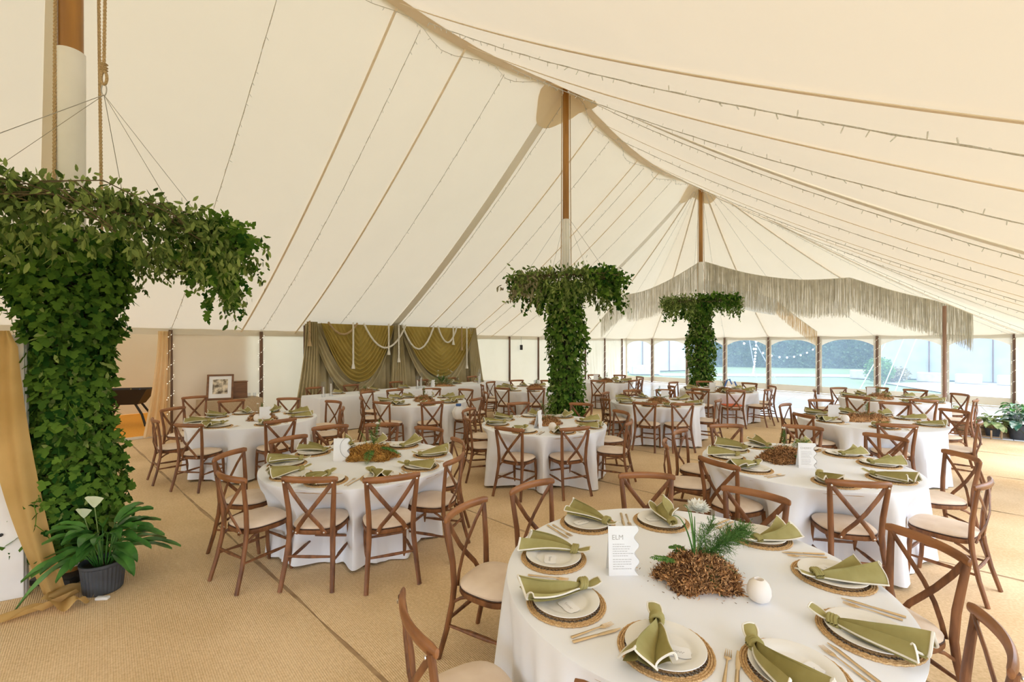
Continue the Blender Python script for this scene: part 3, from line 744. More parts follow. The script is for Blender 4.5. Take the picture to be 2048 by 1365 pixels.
def backcur(u, v):
    x = -.0 + DL * u; flare = (-.14 if u < .5 else .06) * (1 - v) ** 1.3 * (abs(2 * u - 1) ** 6)
    f = .028 * math.sin(u * 2 * PI * 34 + 1.2 * math.sin(v * 3)) + .016 * math.sin(u * 2 * PI * 13 + v)
    return DP(x + flare, .04 + (ZT - .05) * v, .015 + f * (.35 + .65 * (1 - v)) + .05 * (1 - v))
MB().grid(backcur, 420, 16).obj('back_curtain', 'khaki', bk)
def swag(x0, x1, D0, D1, off, folds, mat, name, p=1.0, skew=.5, ph=0, amp=.055):
    def fn(u, v):
        w_ = 1 - abs(2 * u - 1); x = x0 + (x1 - x0) * u
        prof = (1 - abs(2 * u - 1) ** 2.3) ** .9
        dep = (D0 + (D1 - D0) * v) * prof * v + .02
        pull = (skew - u) * .10 * (x1 - x0) * v * v * w_
        q = w_ * (1 - v ** 1.6) + .25 * (1 - v)
        f = math.sin(2 * PI * folds * q + ph + .6 * math.sin(5 * u)) 
        f2 = f - .3 * f * abs(f)
        return DP(x + pull, ZT - .01 - dep + .018 * f * v, off + amp * f2 * (.3 + .7 * v) * min(1, w_ * 5 + .25) + .07 * v)
    return MB().grid(fn, 150, 110).obj(name, mat, bk)
swag(.05, xu0(788), 1.75, 1.95, .13, 8, 'khaki', 'lower_swag', ph=1)
swag(.30, xu0(784), 1.42, 1.55, .22, 9, 'olive', 'olive_swag')
swag(xu0(800), 5.6, 1.75, 1.98, .13, 8, 'khaki', 'lower_swag', ph=.4)
swag(xu0(804), 5.5, 1.45, 1.55, .22, 9, 'olive', 'olive_swag', skew=.6)
for (x0, x1, sw, ph) in ((-.06, .42, -.35, 0), (xu0(780), xu0(808), .0, 2), (5.35, DL + .03, .10, 4)):
    def tail(u, v, x0=x0, x1=x1, sw=sw, ph=ph):
        x = x0 + (x1 - x0) * u * (.55 + .45 * (1 - v) * 1.6) + sw * (1 - v) ** 1.4
        if x0 > 2 and x0 < 5: x = (x0 + x1) / 2 + (x1 - x0) * (u - .5) * (.5 + .9 * (1 - v))
        return DP(x, .05 + (ZT - .05) * v, .24 + .035 * math.sin(u * 2 * PI * 6 + ph + v) + .04 * (1 - v))
    MB().grid(tail, 90, 14).obj('side_tail', 'khaki', bk)
def droprope(x0, x1, sag, mat, lab, off=.32):
    pts = []
    for i in range(31):
        t = i / 30; h = 1 - (2 * t - 1) ** 2; p = dv * (x0 + (x1 - x0) * t) + dn * off; pts.append((a[0] + p.x, a[1] + p.y, ZT - .0 - sag * h))
    tag(twist(pts, .028, 3, .11, .03).obj('decor_rope', mat, None), lab, 'rope')
def tassel(x, L, mat, lab, off=.34):
    p = dv * x + dn * off; px, py = a[0] + p.x, a[1] + p.y
    t = empty('rope_tassel', (px, py, ZT)); tag(t, lab, 'tassel')
    twist([(0, 0, .01), (0, 0, -L)], .025, 3, .10, .03).obj('twisted_cord', mat, t)
    MB().lathe([(.0, -L + .02), (.025, -L + .01), (.022, -L - .02), (.035, -L - .07), (.05, -L - .16), (0, -L - .15)], 14).obj('tassel_head', mat, t)
def xu(u):      # distance along the backdrop of the image column u
    k = (u - 1024) / FPX; off = dn * .3; return (k * (a[1] + off.y) - (a[0] + off.x)) / (dv.x - k * dv.y)
droprope(xu(656), xu(714), .30, 'rope', 'short tan rope swag at left of the olive drape')
droprope(xu(727), xu(811), .66, 'cream_rope', 'long cream rope swag across the middle of the drape')
droprope(xu(804), xu(867), .70, 'cream_rope', 'cream rope swag right of the drape centre')
droprope(xu(875), xu(913), .50, 'cream_rope', 'small cream rope swag near the right end of drape')
for x_, L, m_, lab in ((618, .45, 'rope', 'tan rope tassel at the far left of the drape'), (705, 1.05, 'cream_rope', 'longest cream rope tassel on the left drape half'), (776, .70, 'cream_rope', 'cream rope tassel hanging over the long rope swag'), (796, .92, 'cream_rope', 'slim cream tassel just right of the drape centre'), (905, .42, 'cream_rope', 'short cream tassel on the right drape half'), (922, .6, 'rope', 'tan tassel near the right end of drape'), (932, 1.2, 'cream_rope', 'long cream tassel at the very right of drape')):
    tassel(xu(x_), L, m_, lab)

# ------------------------------------------------------------------ CROSSBACK CHAIR
def superell(r, a, p=3.0, sx=1, sy=1):
    c, s = math.cos(a), math.sin(a); k = (abs(c) ** p + abs(s) ** p) ** (-1 / p); return r * k * c * sx, r * k * s * sy
def make_chair():
    t = empty('crossback_chair'); tag(t, 'chair', 'chair')
    n = 40
    def ringo(rad, z, dy=0): return [(superell(rad, 2 * PI * k / n, 3.0, 1.0 + .03 * math.sin(2 * PI * k / n), 1.0)[0], superell(rad, 2 * PI * k / n, 3.0)[1] + dy, z) for k in range(n)]
    def stack(rings):
        vs = [p for r_ in rings for p in r_]; L = len(rings); fs = []
        for i in range(L - 1):
            for k in range(n): j = (k + 1) % n; fs.append((i * n + k, i * n + j, (i + 1) * n + j, (i + 1) * n + k))
        fs.append(tuple(reversed(range(n)))); fs.append(tuple(range((L - 1) * n, L * n))); return MB().add(vs, fs)
    stack([ringo(.180, .405), ringo(.196, .410), ringo(.204, .425), ringo(.202, .445), ringo(.19, .450)]).obj('seat_frame', 'wood', t)
    cu = stack([ringo(.192, .449), ringo(.198, .456), ringo(.199, .468), ringo(.185, .482), ringo(.13, .492), ringo(.05, .495)]).obj('seat_cushion', 'cushion', t)
    stack([ringo(.1985, .450), ringo(.202, .4535), ringo(.1985, .457)]).obj('piping', 'piping', cu)
    for sx in (-1, 1):
        MB().tube([(sx * .205, -.285, 0), (sx * .190, -.235, .18), (sx * .176, -.200, .36), (sx * .172, -.190, .46), (sx * .178, -.197, .60), (sx * .190, -.215, .74), (sx * .199, -.232, .86)],
                  [.0165, .0175, .019, .0195, .019, .0175, .0165], 10, flat=(.9, 1.1)).obj('back_leg', 'wood', t)
        MB().tube([(sx * .160, .160, .42), (sx * .166, .168, .30), (sx * .168, .176, .12), (sx * .166, .190, 0)], [.0185, .0175, .016, .014], 10).obj('front_leg', 'wood', t)
        MB().tube([(sx * .184, -.225, .21), (sx * .180, -.12, .21), (sx * .176, -.08, .21), (sx * .172, .06, .21), (sx * .170, .10, .21), (sx * .167, .168, .21)], [.009, .010, .0135, .0135, .010, .009], 8).obj('side_stretcher', 'wood', t)
        MB().tube([(sx * .176, -.19, .36), (sx * .172, -.14, .395), (sx * .165, -.10, .408)], .010, 6).obj('seat_bracket', 'wood', t)
        pts = [(sx * .190, -.222, .845), (sx * .120, -.240, .750), (sx * .035, -.246 - (.008 if sx > 0 else 0), .640), (-sx * .030, -.238 - (.008 if sx > 0 else 0), .560), (-sx * .085, -.222, .490), (-sx * .118, -.207, .425)]
        br = MB().tube(pts, .0155, 8, flat=(1.1, .42), up=(0, 1, 0)).obj('cross_brace', 'wood', t)
        MB().lathe([(0, -.004), (.007, -.003), (.007, .001), (0, .003)], 8, (0, 0, 0)).obj('bolt', 'bolt', br, loc=(-sx * .112, -.219, .437)).rotation_euler.x = PI / 2
        MB().lathe([(0, -.004), (.008, -.003), (.008, .001), (0, .003)], 8).obj('bolt', 'bolt', br, loc=(sx * .192, -.252, .842)).rotation_euler.x = PI / 2
    MB().tube([(-.184, -.222, .25), (0, -.226, .25), (.184, -.222, .25)], [.009, .013, .009], 8).obj('back_stretcher', 'wood', t)
    MB().tube([(-.168, .172, .25), (0, .176, .25), (.168, .172, .25)], [.009, .013, .009], 8).obj('front_stretcher', 'wood', t)
    pts = []; rs = []
    for i in range(17):
        u = -1 + 2 * i / 16; pts.append((u * .222, -.262 + .045 * u * u, .866 - .004 * u * u)); rs.append(.0225 if abs(u) < .97 else .016)
    pts = [(-.226, -.2165, .862)] + pts + [(.226, -.2165, .862)]; rs = [.006] + rs + [.006]
    cr = MB().tube(pts, rs, 12, flat=(.62, 1.18), up=(0, 0, 1)).obj('crest_rail', 'rail', t)
    return t
CH = proto(make_chair())

# ------------------------------------------------------------------ TABLES
TBL = {  # id: (x, y, phrase, radius)
 1: (.89, 2.29, 'the ELM table'), 2: (-1.52, 4.51, 'the orange-moss table'), 3: (.47, 6.61, 'table before middle foliage column'),
 4: (2.89, 4.44, 'the CHERRY table'), 5: (2.96, 9.13, 'table right of middle foliage column'), 6: (5.5, 6.9, 'table behind the CHERRY table'),
 7: (-4.08, 7.05, 'table nearest the framed photo'), 8: (-1.88, 9.32, 'round table before olive drape'), 9: (8.15, 9.6, 'far right table by windows'),
 10: (5.3, 11.5, 'table before farthest foliage column'), 11: (.45, 11.9, 'table behind middle foliage column'), 12: (2.95, 14.3, 'the farthest round table')}
RT = .915
def rail(l, r):       # two ends of a crest rail seen in the photograph
    (x0, y0), (x1, y1) = G(*l, .885), G(*r, .885); return ((x0 + x1) / 2, (y0 + y1) / 2, x1 - x0, y1 - y0)
CHL = {1: [rail((887.6, 1030), (964, 993)), rail((1013, 980), (1104.5, 954)), rail((1232, 946), (1352, 948)), rail((1438.7, 967.6), (1592, 1000)), rail((1774.6, 1042.6), (1960, 1121)),
           rail((1955, 1205), (2055, 1345)), rail((789.6, 1173.5), (862, 1305)), (.40, 1.30, .42, -.12)],
       2: [rail((558, 955), (674, 955)), rail((724.6, 958.5), (843, 946)), rail((891, 928), (934, 901.5)), rail((907.7, 873.8), (932, 888)), rail((426, 943), (486, 958.5)), rail((443, 909), (467.7, 901.5)),
           rail((532, 881.5), (615, 867.7)), rail((620, 855), (698.5, 848)), rail((731, 847.7), (798.5, 846)), rail((835, 852), (886, 857.5))],
       3: [(-.05, 5.60), (.81, 5.62), (.11, 8.05), (1.24, 7.95), (1.73, 7.0), (1.62, 6.1), (-.72, 7.25), (-.66, 6.42)],
       4: [(1.83, 4.0), (2.65, 3.40), (3.62, 3.4), (4.30, 4.25), (4.3, 5.13), (3.73, 5.73), (2.79, 5.83), (2.02, 5.42), (1.64, 4.80)],
       5: [(2.38, 8.05), (3.05, 7.95), (1.80, 8.75), (2.02, 9.75), (2.76, 10.3), (3.57, 10.4), (4.03, 9.8), (3.95, 8.5)],
       6: [(4.35, 6.7), (4.78, 7.85), (5.87, 8.5), (6.90, 8.05), (7.1, 7.15), (5.05, 5.85), (6.4, 6.1)],
       7: [(-4.26, 5.85), (-5.02, 6.25), (-5.6, 7.35), (-5.3, 8.43), (-4.37, 8.75), (-3.21, 6.21), (-3.3, 8.3), (-2.80, 7.4)],
       8: [(-3.25, 9.95), (-3.0, 8.85), (-2.4, 8.15), (-1.45, 8.15), (-.68, 8.7), (-1.07, 10.5), (-2.74, 10.4), (-1.92, 10.7), (-.55, 9.75)],
       9: [(6.95, 9.0), (7.80, 8.45), (8.85, 8.5), (9.55, 9.5), (9.4, 10.4), (8.95, 10.95), (7.95, 10.9), (7.0, 10.35)],
       10: [(4.46, 10.6), (5.15, 10.25), (6.05, 10.5), (6.6, 11.3), (6.5, 12.2), (5.5, 12.8), (4.5, 12.5), (4.05, 11.4)],
       11: [(-.26, 10.8), (.58, 10.7), (-.62, 12.6), (-.80, 11.7), (.13, 13.2), (1.05, 13.1), (1.72, 11.9)],
       12: [(2.5, 13.05), (3.60, 13.15), (2.85, 15.6), (3.72, 15.4), (4.2, 14.6), (4.0, 13.8)]}
def tnames(items, ty):        # near/far side words from left to right
    near = sorted([i for i in items if i[2] < ty], key=lambda i: i[1] / i[2]); far = sorted([i for i in items if i[2] >= ty], key=lambda i: i[1] / i[2])
    out = {}
    for grp, nm in ((near, 'near side'), (far, 'far side')):
        for q, it in enumerate(grp):
            out[it[0]] = nm + ', ' + ('leftmost' if q == 0 else ('rightmost' if q == len(grp) - 1 else ords[q] + ' from left'))
    return out
angs = {}
def put_chair(x, y, fx, fy, label, group):
    """x, y: middle of the crest rail; fx, fy: unit facing direction"""
    L = math.hypot(fx, fy); fx /= L; fy /= L
    ox, oy = x + fx * .247, y + fy * .247
    o = inst(CH, (ox, oy, 0), math.atan2(fy, fx) - PI / 2); tag(o, label, 'chair', group); return ox, oy
for tid, lst in CHL.items():
    tx, ty, ph = TBL[tid]; items = []
    for i, c in enumerate(lst): items.append((i, c[0], c[1]))
    nm = tnames(items, ty); angs[tid] = []
    for i, c in enumerate(lst):
        f = (tx - c[0], ty - c[1]); L = math.hypot(*f); f = (f[0] / L, f[1] / L)
        if len(c) == 4:
            g = (-c[3], c[2]); L = math.hypot(*g); g = (g[0] / L, g[1] / L)
            if g[0] * f[0] + g[1] * f[1] < 0: g = (-g[0], -g[1])
            f = (g[0] * .8 + f[0] * .2, g[1] * .8 + f[1] * .2)
        jit = 0 if tid in (1, 2) else R.uniform(-.12, .12)
        f = (f[0] * math.cos(jit) - f[1] * math.sin(jit), f[0] * math.sin(jit) + f[1] * math.cos(jit))
        ox, oy = put_chair(c[0], c[1], f[0], f[1], 'brown crossback chair at %s, %s' % (ph, nm[i]), 'crossback chairs around the tables')
        angs[tid].append((math.atan2(oy - ty, ox - tx), math.hypot(ox - tx, oy - ty)))
put_chair(-6.4, 9.0, .55, -.5, 'brown crossback chair standing alone by the wall, left of the framed photo', 'crossback chairs around the tables')
for i, (s,) in enumerate(((4.8,), (5.75,), (7.1,), (8.0,), (9.1,), (10.0,))):
    x, y, _ = TN(s, -10.98); put_chair(x, y, NX, NY, 'brown crossback chair behind the long table before the drape, %s from the left' % ords[i], 'crossback chairs behind the long table')

def make_table():
    t = empty('round_table'); tag(t, 't', 'table')
    MB().lathe([(RT - .02, .715), (RT - .012, .718), (RT - .012, .742), (RT - .02, .745)], 48).obj('tabletop', 'crate', t)
    for k in range(4):
        a = PI / 4 + k * PI / 2; c, s = math.cos(a), math.sin(a)
        MB().tube([(.30 * c, .30 * s, .715), (.33 * c, .33 * s, .35), (.36 * c, .36 * s, 0)], .016, 8).obj('leg', 'black', t)
    return t
TB = proto(make_table())
def sstep(a, b, x): t = max(0, min(1, (x - a) / (b - a))); return t * t * (3 - 2 * t)
def cloth(tid):
    tx, ty, ph = TBL[tid]; rr = random.Random(tid * 5)
    fr = [(rr.choice([17, 19, 21, 23, 26, 29]), rr.uniform(0, 6.28), rr.uniform(.5, 1)) for _ in range(4)]
    NA = 300 if tid < 8 else 220
    top = [(0, .7545), (.3, .7545), (.6, .7545), (RT - .05, .7545), (RT - .012, .7543), (RT + .001, .750)]
    vs = []
    zs = [.742, .73, .70, .66, .61, .56, .50, .44, .38, .31, .24, .17, .10, .05, .02]
    for r_, z in top:
        for k in range(NA): a = 2 * PI * k / NA; vs.append((r_ * math.cos(a), r_ * math.sin(a), z))
    for z in zs:
        w_ = (.755 - z) / .74
        raw = []
        for k in range(NA):
            a = 2 * PI * k / NA; push = 0
            for ca, cr in angs[tid]:
                d = abs((a - ca + PI) % (2 * PI) - PI); want = RT + .05 - (cr - .24)
                if want <= 0: continue
                push = max(push, want * (1 - .10 * w_) * (1 - sstep(.22, .38, d)))
            raw.append(push)
        hw_ = max(2, int(NA * .05 / 6.28 * (1 + 1.0 * w_)))
        for k in range(NA):
            a = 2 * PI * k / NA
            push = sum(raw[(k + j) % NA] for j in range(-hw_, hw_ + 1)) / (2 * hw_ + 1)
            base = RT + .075 * w_ ** .8
            f = sum(am * math.sin(n_ * a + p_) for n_, p_, am in fr) / 3
            f2 = 1 - abs(math.sin(fr[0][0] * .5 * a + fr[1][1] + .5 * math.sin(3 * a)))
            f3 = math.sin(fr[3][0] * 2 * a + fr[3][1] + 2 * math.sin(2 * a))
            fold = (.034 * f + .038 * (f2 - .4) + .012 * f3) * w_ ** .75
            pz = push * sstep(.755, .60, z) if True else 0
            pz = push * (1 - sstep(.40, .752, z)) ** .8
            r_ = base + fold * (1 - .6 * min(1, pz * 5)) - pz
            hem = 0
            if z < .06: hem = .012 * math.sin(7 * a + fr[2][1])
            vs.append((r_ * math.cos(a), r_ * math.sin(a), max(.008, z + hem)))
    Rn = len(top) + len(zs); fs = []
    for i in range(Rn - 1):
        for k in range(NA):
            j = (k + 1) % NA; q = (i * NA + k, i * NA + j, (i + 1) * NA + j, (i + 1) * NA + k)
            if i == 0: q = (k, NA + j, NA + k) if False else (i * NA + k, (i + 1) * NA + k, (i + 1) * NA + j)
            fs.append(q if i == 0 else tuple(reversed(q)))
    vs2 = [(0, 0, .7545)] * 1
    m_ = MB(); m_.add(vs, fs)
    o = m_.obj('tablecloth', 'cloth', None, loc=(tx, ty, 0)); tag(o, 'long white tablecloth draped to the floor over %s' % ph, 'tablecloth', 'white round tablecloths')
for tid, (x, y, ph) in TBL.items():
    o = inst(TB, (x, y, 0), .3 * tid); tag(o, 'round folding banquet table under the cloth of %s' % ph, 'table', 'round banquet tables')
    cloth(tid)
TZ = .7548

# ------------------------------------------------------------------ PLACE SETTINGS
def make_mat():
    m_ = MB()
    t = MB().lathe([(.0, .0015), (.128, .0015), (.13, .0035), (.128, .0055), (0, .0055)], 40).obj('woven_placemat', 'mat'); tag(t, 'm', 'placemat')
    b = MB()
    for ring in range(3):
        rr_ = .152 + ring * .0095; pts = []
        for k in range(73):
            a = 2 * PI * k / 72; pts.append(((rr_ + .0022 * math.sin(a * 36)) * math.cos(a), (rr_ + .0022 * math.sin(a * 36)) * math.sin(a), .0045 + .0016 * math.cos(a * 36 + ring * 2)))
        b.tube(pts, .0046, 6, cap=False)
    b.obj('braided_rim', 'mat', t)
    z = MB()
    pts = []
    for k in range(97): a = 2 * PI * k / 96; r_ = .131 if k % 2 else .149; pts.append((r_ * math.cos(a), r_ * math.sin(a), .004 + (.001 if k % 2 else 0)))
    z.tube(pts, .0026, 5, cap=False)
    z.obj('open_weave_band', 'matdark', t)
    return t
def make_plate():
    t = MB().lathe([(0, .006), (.085, .006), (.090, .004), (.100, .006), (.108, .012), (.125, .0165), (.147, .020), (.150, .0215), (.149, .0235), (.146, .0235), (.124, .0195), (.107, .0155), (.100, .0100), (.09, .0088), (0, .0088)], 56).obj('dinner_plate', 'plate')
    tag(t, 'p', 'plate'); return t
def make_napkin(seed):
    rr = random.Random(seed); p1, p2, p3 = rr.uniform(0, 6), rr.uniform(0, 6), rr.uniform(-.03, .03)
    A = rr.uniform(.014, .022); nf = rr.uniform(1.1, 1.7); cv = rr.uniform(-.03, .03)
    def shp(u, v):
        # u 0 fan end .. 1 tail end ; v across
        x = -.205 + .36 * u; w_ = v - .5
        if u < .72: hw = .086 - .074 * (u / .72) ** 1.15
        elif u < .80: hw = .012
        else: hw = .012 + .016 * math.sin((u - .8) / .2 * PI * .75)
        fan = max(0, 1 - u / .72)
        ph_ = 2 * PI * (nf + .25) * v + p1
        x += fan * (.020 * math.sin(ph_ * .5 + 1) + .008 * math.sin(4 * PI * v + p2))
        y = 2 * hw * w_ * (1 + .10 * fan) + cv * math.sin(u * 3) + .010 * math.sin(6 * u + p2) + fan * .019 * math.sin(2 * ph_ + .8) * math.sin(PI * v)
        z = .012 + .005 * (1 - abs(2 * v - 1)) + (A + .022) * (.25 + .75 * fan ** .7) * (1 + math.sin(ph_ + .9 * u)) * (.45 + .55 * math.sin(PI * min(1, max(.0, v))) ** .5)
        if u > .8: z = .018 + .006 * math.sin(PI * v); y = 2 * hw * w_ + cv * math.sin(u * 3) + .010 * math.sin(6 * u + p2)
        if u > .84: z += (u - .84) * .12
        return (x, y, z)
    t = MB().grid(lambda u, v: shp(u, v), 34, 26).obj('cloth_napkin', 'sage'); tag(t, 'n', 'napkin')
    # second layer beneath, giving the roll its body
    MB().grid(lambda u, v: (lambda p: (p[0] + .006, p[1] * .86, max(.0035, p[2] * .45)))(shp(u * .8, v)), 24, 16).obj('under_fold', 'sage', t)
    hem = [shp(0, i / 30) for i in range(31)]; e1 = [shp(i / 30 * .72, 0) for i in range(31)]; e2 = [shp(i / 30 * .72, 1) for i in range(31)]
    b = MB(); b.tube(list(reversed(e1)) + hem[1:] + e2[1:] if False else hem, .0042, 6, flat=(1.3, .7)); b.tube(e1, .0038, 6); b.tube(e2, .0038, 6)
    tl = [shp(1, i / 8) for i in range(9)]; b.tube([shp(.8 + .2 * i / 8, 0) for i in range(9)] + tl[1:] + [shp(1 - .2 * i / 8, 1) for i in range(1, 9)], .0036, 6)
    b.obj('cream_hem', 'trim', t)
    k = MB(); c = shp(.76, .5)
    for q in range(3):
        pts = [(c[0] + (q - 1) * .011 + .006 * math.sin(a), c[1] + .021 * math.cos(a), c[2] - .002 + .017 * math.sin(a)) for a in [2 * PI * i / 14 for i in range(15)]]
        k.tube(pts, .009, 7, cap=False)
    k.obj('knot', 'sage', t); return t
def make_fork():
    m_ = MB(); m_.tube([(0, -.10, .003), (0, -.04, .004), (0, .02, .006), (0, .045, .005)], [.006, .0045, .003, .0035], 8, flat=(1.2, .45), up=(0, 0, 1))
    m_.tube([(0, .04, .005), (0, .052, .004), (0, .060, .004)], [.004, .0115, .012], 8, flat=(1, .14), up=(0, 0, 1))
    for i in range(4): x = -.0105 + i * .007; m_.tube([(x, .058, .004), (x, .08, .0035), (x * .9, .105, .006)], [.0019, .0016, .0009], 5)
    t = m_.obj('fork', 'gold'); tag(t, 'f', 'fork'); return t
def make_knife():
    m_ = MB(); m_.tube([(0, -.11, .005), (0, -.06, .005), (0, .0, .005)], [.0075, .007, .006], 8, flat=(1.1, .5), up=(0, 0, 1))
    t = m_.obj('knife', 'gold'); m2 = MB(); m2.tube([(0, 0, .005), (.001, .03, .005), (.001, .08, .005), (-.002, .115, .005)], [.006, .009, .009, .003], 8, flat=(1, .12), up=(0, 0, 1)); m2.obj('blade', 'gold', t); tag(t, 'k', 'knife'); return t
def make_name_card():
    pts = []
    for k in range(40):
        a = 2 * PI * k / 40; x, y = superell(1, a, 5); pts.append((x * .050 + .0016 * math.sin(9 * a), y * .032 + .0018 * math.sin(7 * a + 1), 0))
    m_ = MB(); m_.add([(p[0], p[1], .0) for p in pts] + [(p[0], p[1], .0012) for p in pts], [tuple(reversed(range(40))), tuple(range(40, 80))] + [(k, (k + 1) % 40, 40 + (k + 1) % 40, 40 + k) for k in range(40)])
    t = m_.obj('place_card', 'paper', smooth=False); tag(t, 'c', 'card')
    w_ = MB(); pen = []
    for i in range(60): u = i / 59; pen.append((-.026 + .052 * u, .006 * math.sin(u * 34) * (1.6 if i < 8 else .8) - .002, .0016))
    w_.tube(pen, .0006, 4).obj('pen_script', 'ink', t); return t
P_MAT, P_PLATE, P_FORK, P_KNIFE, P_CARD = proto(make_mat()), proto(make_plate()), proto(make_fork()), proto(make_knife()), proto(make_name_card())
P_NAP = [proto(make_napkin(q)) for q in range(6)]
def setting(x, y, ang, ph, side, full, q, dr=1.0, naprot=None, napoff=.055, cutl=True):
    """ang: direction pointing from the setting to the table centre"""
    c, s = math.cos(ang), math.sin(ang); rt = (s, -c)      # right-hand of the sitter
    sc = .84 + .16 * dr
    o = inst(P_MAT, (x, y, TZ), ang, scale=sc * 1.02); tag(o, 'round woven placemat on %s, %s' % (ph, side), 'placemat', 'woven placemats')
    o = inst(P_PLATE, (x, y, TZ + .0035), ang, scale=sc); tag(o, 'white dinner plate on %s, %s' % (ph, side), 'plate', 'white dinner plates')
    nx, ny = x - rt[0] * napoff, y - rt[1] * napoff
    nr = ang + (naprot if naprot is not None else R.uniform(-.18, .18))
    o = inst(P_NAP[q % 6], (nx + c * .04, ny + s * .04, TZ + .018), nr, scale=(1.02, 1.05, 1.05)); tag(o, 'knotted green napkin on %s, %s' % (ph, side), 'napkin', 'knotted napkins')
    if full >= 1 and cutl:
        for pr, off, nm_, cat in ((P_FORK, .212, 'fork', 'fork'), (P_KNIFE, .248, 'knife', 'knife')):
            j = R.uniform(-.06, .06)
            o = inst(pr, (x + rt[0] * off, y + rt[1] * off, TZ + .001), ang - PI / 2 + j)
            tag(o, 'brushed gold %s at %s, %s' % (nm_, ph, side), cat, 'gold %ss on the tables' % ('fork' if nm_ == 'fork' else 'knive'))
    if full >= 2:
        o = inst(P_CARD, (x + rt[0] * .045 - c * .012, y + rt[1] * .045 - s * .012, TZ + .0150), ang - PI / 2 + R.uniform(-.3, .3)); tag(o, 'white name card at %s, %s' % (ph, side), 'card', 'name cards')
def gz(u, v): return G(u, v, TZ + .02)
S1 = [gz(1175, 1042), gz(1107, 1110), gz(1132, 1199), gz(1330, 1290), gz(1590, 1336), gz(1737, 1262), gz(1665, 1147), gz(1517, 1069), gz(1322, 1039)]
for tid, (tx, ty, ph) in TBL.items():
    if tid == 1: pos = [(i, p[0], p[1]) for i, p in enumerate(S1)]
    else: pos = [(i, tx + .69 * math.cos(a_), ty + .69 * math.sin(a_)) for i, (a_, r_) in enumerate(angs[tid])]
    nm = tnames(pos, ty)
    for i, x, y in pos:
        ang = math.atan2(ty - y, tx - x)
        setting(x, y, ang, ph, nm[i], 2 if tid in (1, 2, 4) else (1 if tid in (3, 6, 7) else 0), i + tid, dr=1.0)

# ------------------------------------------------------------------ MENU CARDS
def text_mesh(txt, size, mat, name, parent, loc, rot=(PI / 2, 0, 0), depth=.0004, align='LEFT'):
    cu = bpy.data.curves.new('t', 'FONT'); cu.body = txt; cu.size = size; cu.extrude = depth; cu.align_x = align
    tmp = bpy.data.objects.new('t', cu); COL.objects.link(tmp)
    bpy.context.view_layer.update()
    me = bpy.data.meshes.new_from_object(tmp.evaluated_get(bpy.context.evaluated_depsgraph_get()))
    bpy.data.objects.remove(tmp); me.materials.clear(); me.materials.append(M[mat])
    o = bpy.data.objects.new(name, me); COL.objects.link(o); o.parent = parent; o.location = loc; o.rotation_euler = rot; return o
def menu_card(x, y, rz, label, word=None, W=.150, H=.245, edge=False, arc=False, wavy=True):
    t = empty('menu_card', (x, y, TZ), rz); tag(t, label, 'card')
    pts = [(-W / 2, .0), (W / 2 - .01, .0)]
    N = 44
    rightedge = [(W / 2 + (.012 * math.sin(2 * PI * 3.1 * i / N + 2.4) if wavy else 0) - .006, H * i / N) for i in range(N + 1)]
    poly = [(-W / 2, 0)] + rightedge + [(-W / 2, H)]
    n = len(poly); tilt = -.07
    vs = [(p[0], 0 - tilt * 0 + .0 + p[1] * -tilt, p[1]) for p in poly] + [(p[0], .003 + p[1] * -tilt, p[1]) for p in poly]
    fs = [tuple(range(n)), tuple(range(2 * n - 1, n - 1, -1))] + [((i + 1) % n, i, n + i, n + (i + 1) % n) for i in range(n)]
    MB().add(vs, fs).obj('card_front', 'paper', t, smooth=False)
    vs2 = [(p[0] + .004, .075 - p[1] * .075 / H * .8 + .004, p[1] * .98) for p in poly] + [(p[0] + .004, .078 - p[1] * .075 / H * .8 + .004, p[1] * .98) for p in poly]
    MB().add(vs2, fs).obj('card_back', 'paper', t, smooth=False)
    MB().tube([(p[0] + .001, p[1] * -tilt + .001, p[1]) for p in rightedge], .0018 if edge else .0010, 5).obj('wavy_edge', 'blackwire' if edge else 'ink', t)
    if word:
        text_mesh(word, .034 if len(word) < 5 else .026, 'ink', 'menu_heading', t, (-W / 2 + .018, -.001 + .19 * -tilt, .178), rot=(PI / 2 + tilt, 0, 0))
        ln = MB(); rr = random.Random(len(word))
        for q in range(11):
            z = .155 - q * .0115 - (.006 if q > 5 else 0); x0 = -W / 2 + .022; L = rr.uniform(.05, .095)
            k = x0
            while k < x0 + L:
                l_ = rr.uniform(.004, .014); ln.box((k + l_ / 2, z * -tilt - .0006, z), (l_, .0006, .0024)); k += l_ + .0025
        tag(ln.obj('menu_lines', 'ink', t, smooth=False), kind='stuff')
    if arc:
        MB().tube([(.07 + .075 * math.cos(a), -.012, .135 + .10 * math.sin(a)) for a in [1.6 + 2.9 * i / 24 for i in range(25)]], .0016, 5).obj('dark_arc_stem', 'blackwire', t)
    return t
def face(x, y, off=0): return math.atan2(-x, y) * -1 * -1 if False else -math.atan2(x, y) + off
menu_card(.565, 2.26, .02, 'white wavy-edged menu card reading ELM on the front table', 'ELM')
menu_card(-1.72, 4.49, .12, 'white card with a dark arc in front, on the orange-moss table', None, arc=True, H=.225)
menu_card(2.80, 4.23, -.18, 'white menu card reading CHERRY with dark wavy edge', 'CHERRY', edge=True, H=.235)
menu_card(.405, 6.28, 1.15, 'white card seen edge-on on the table before the middle foliage column')
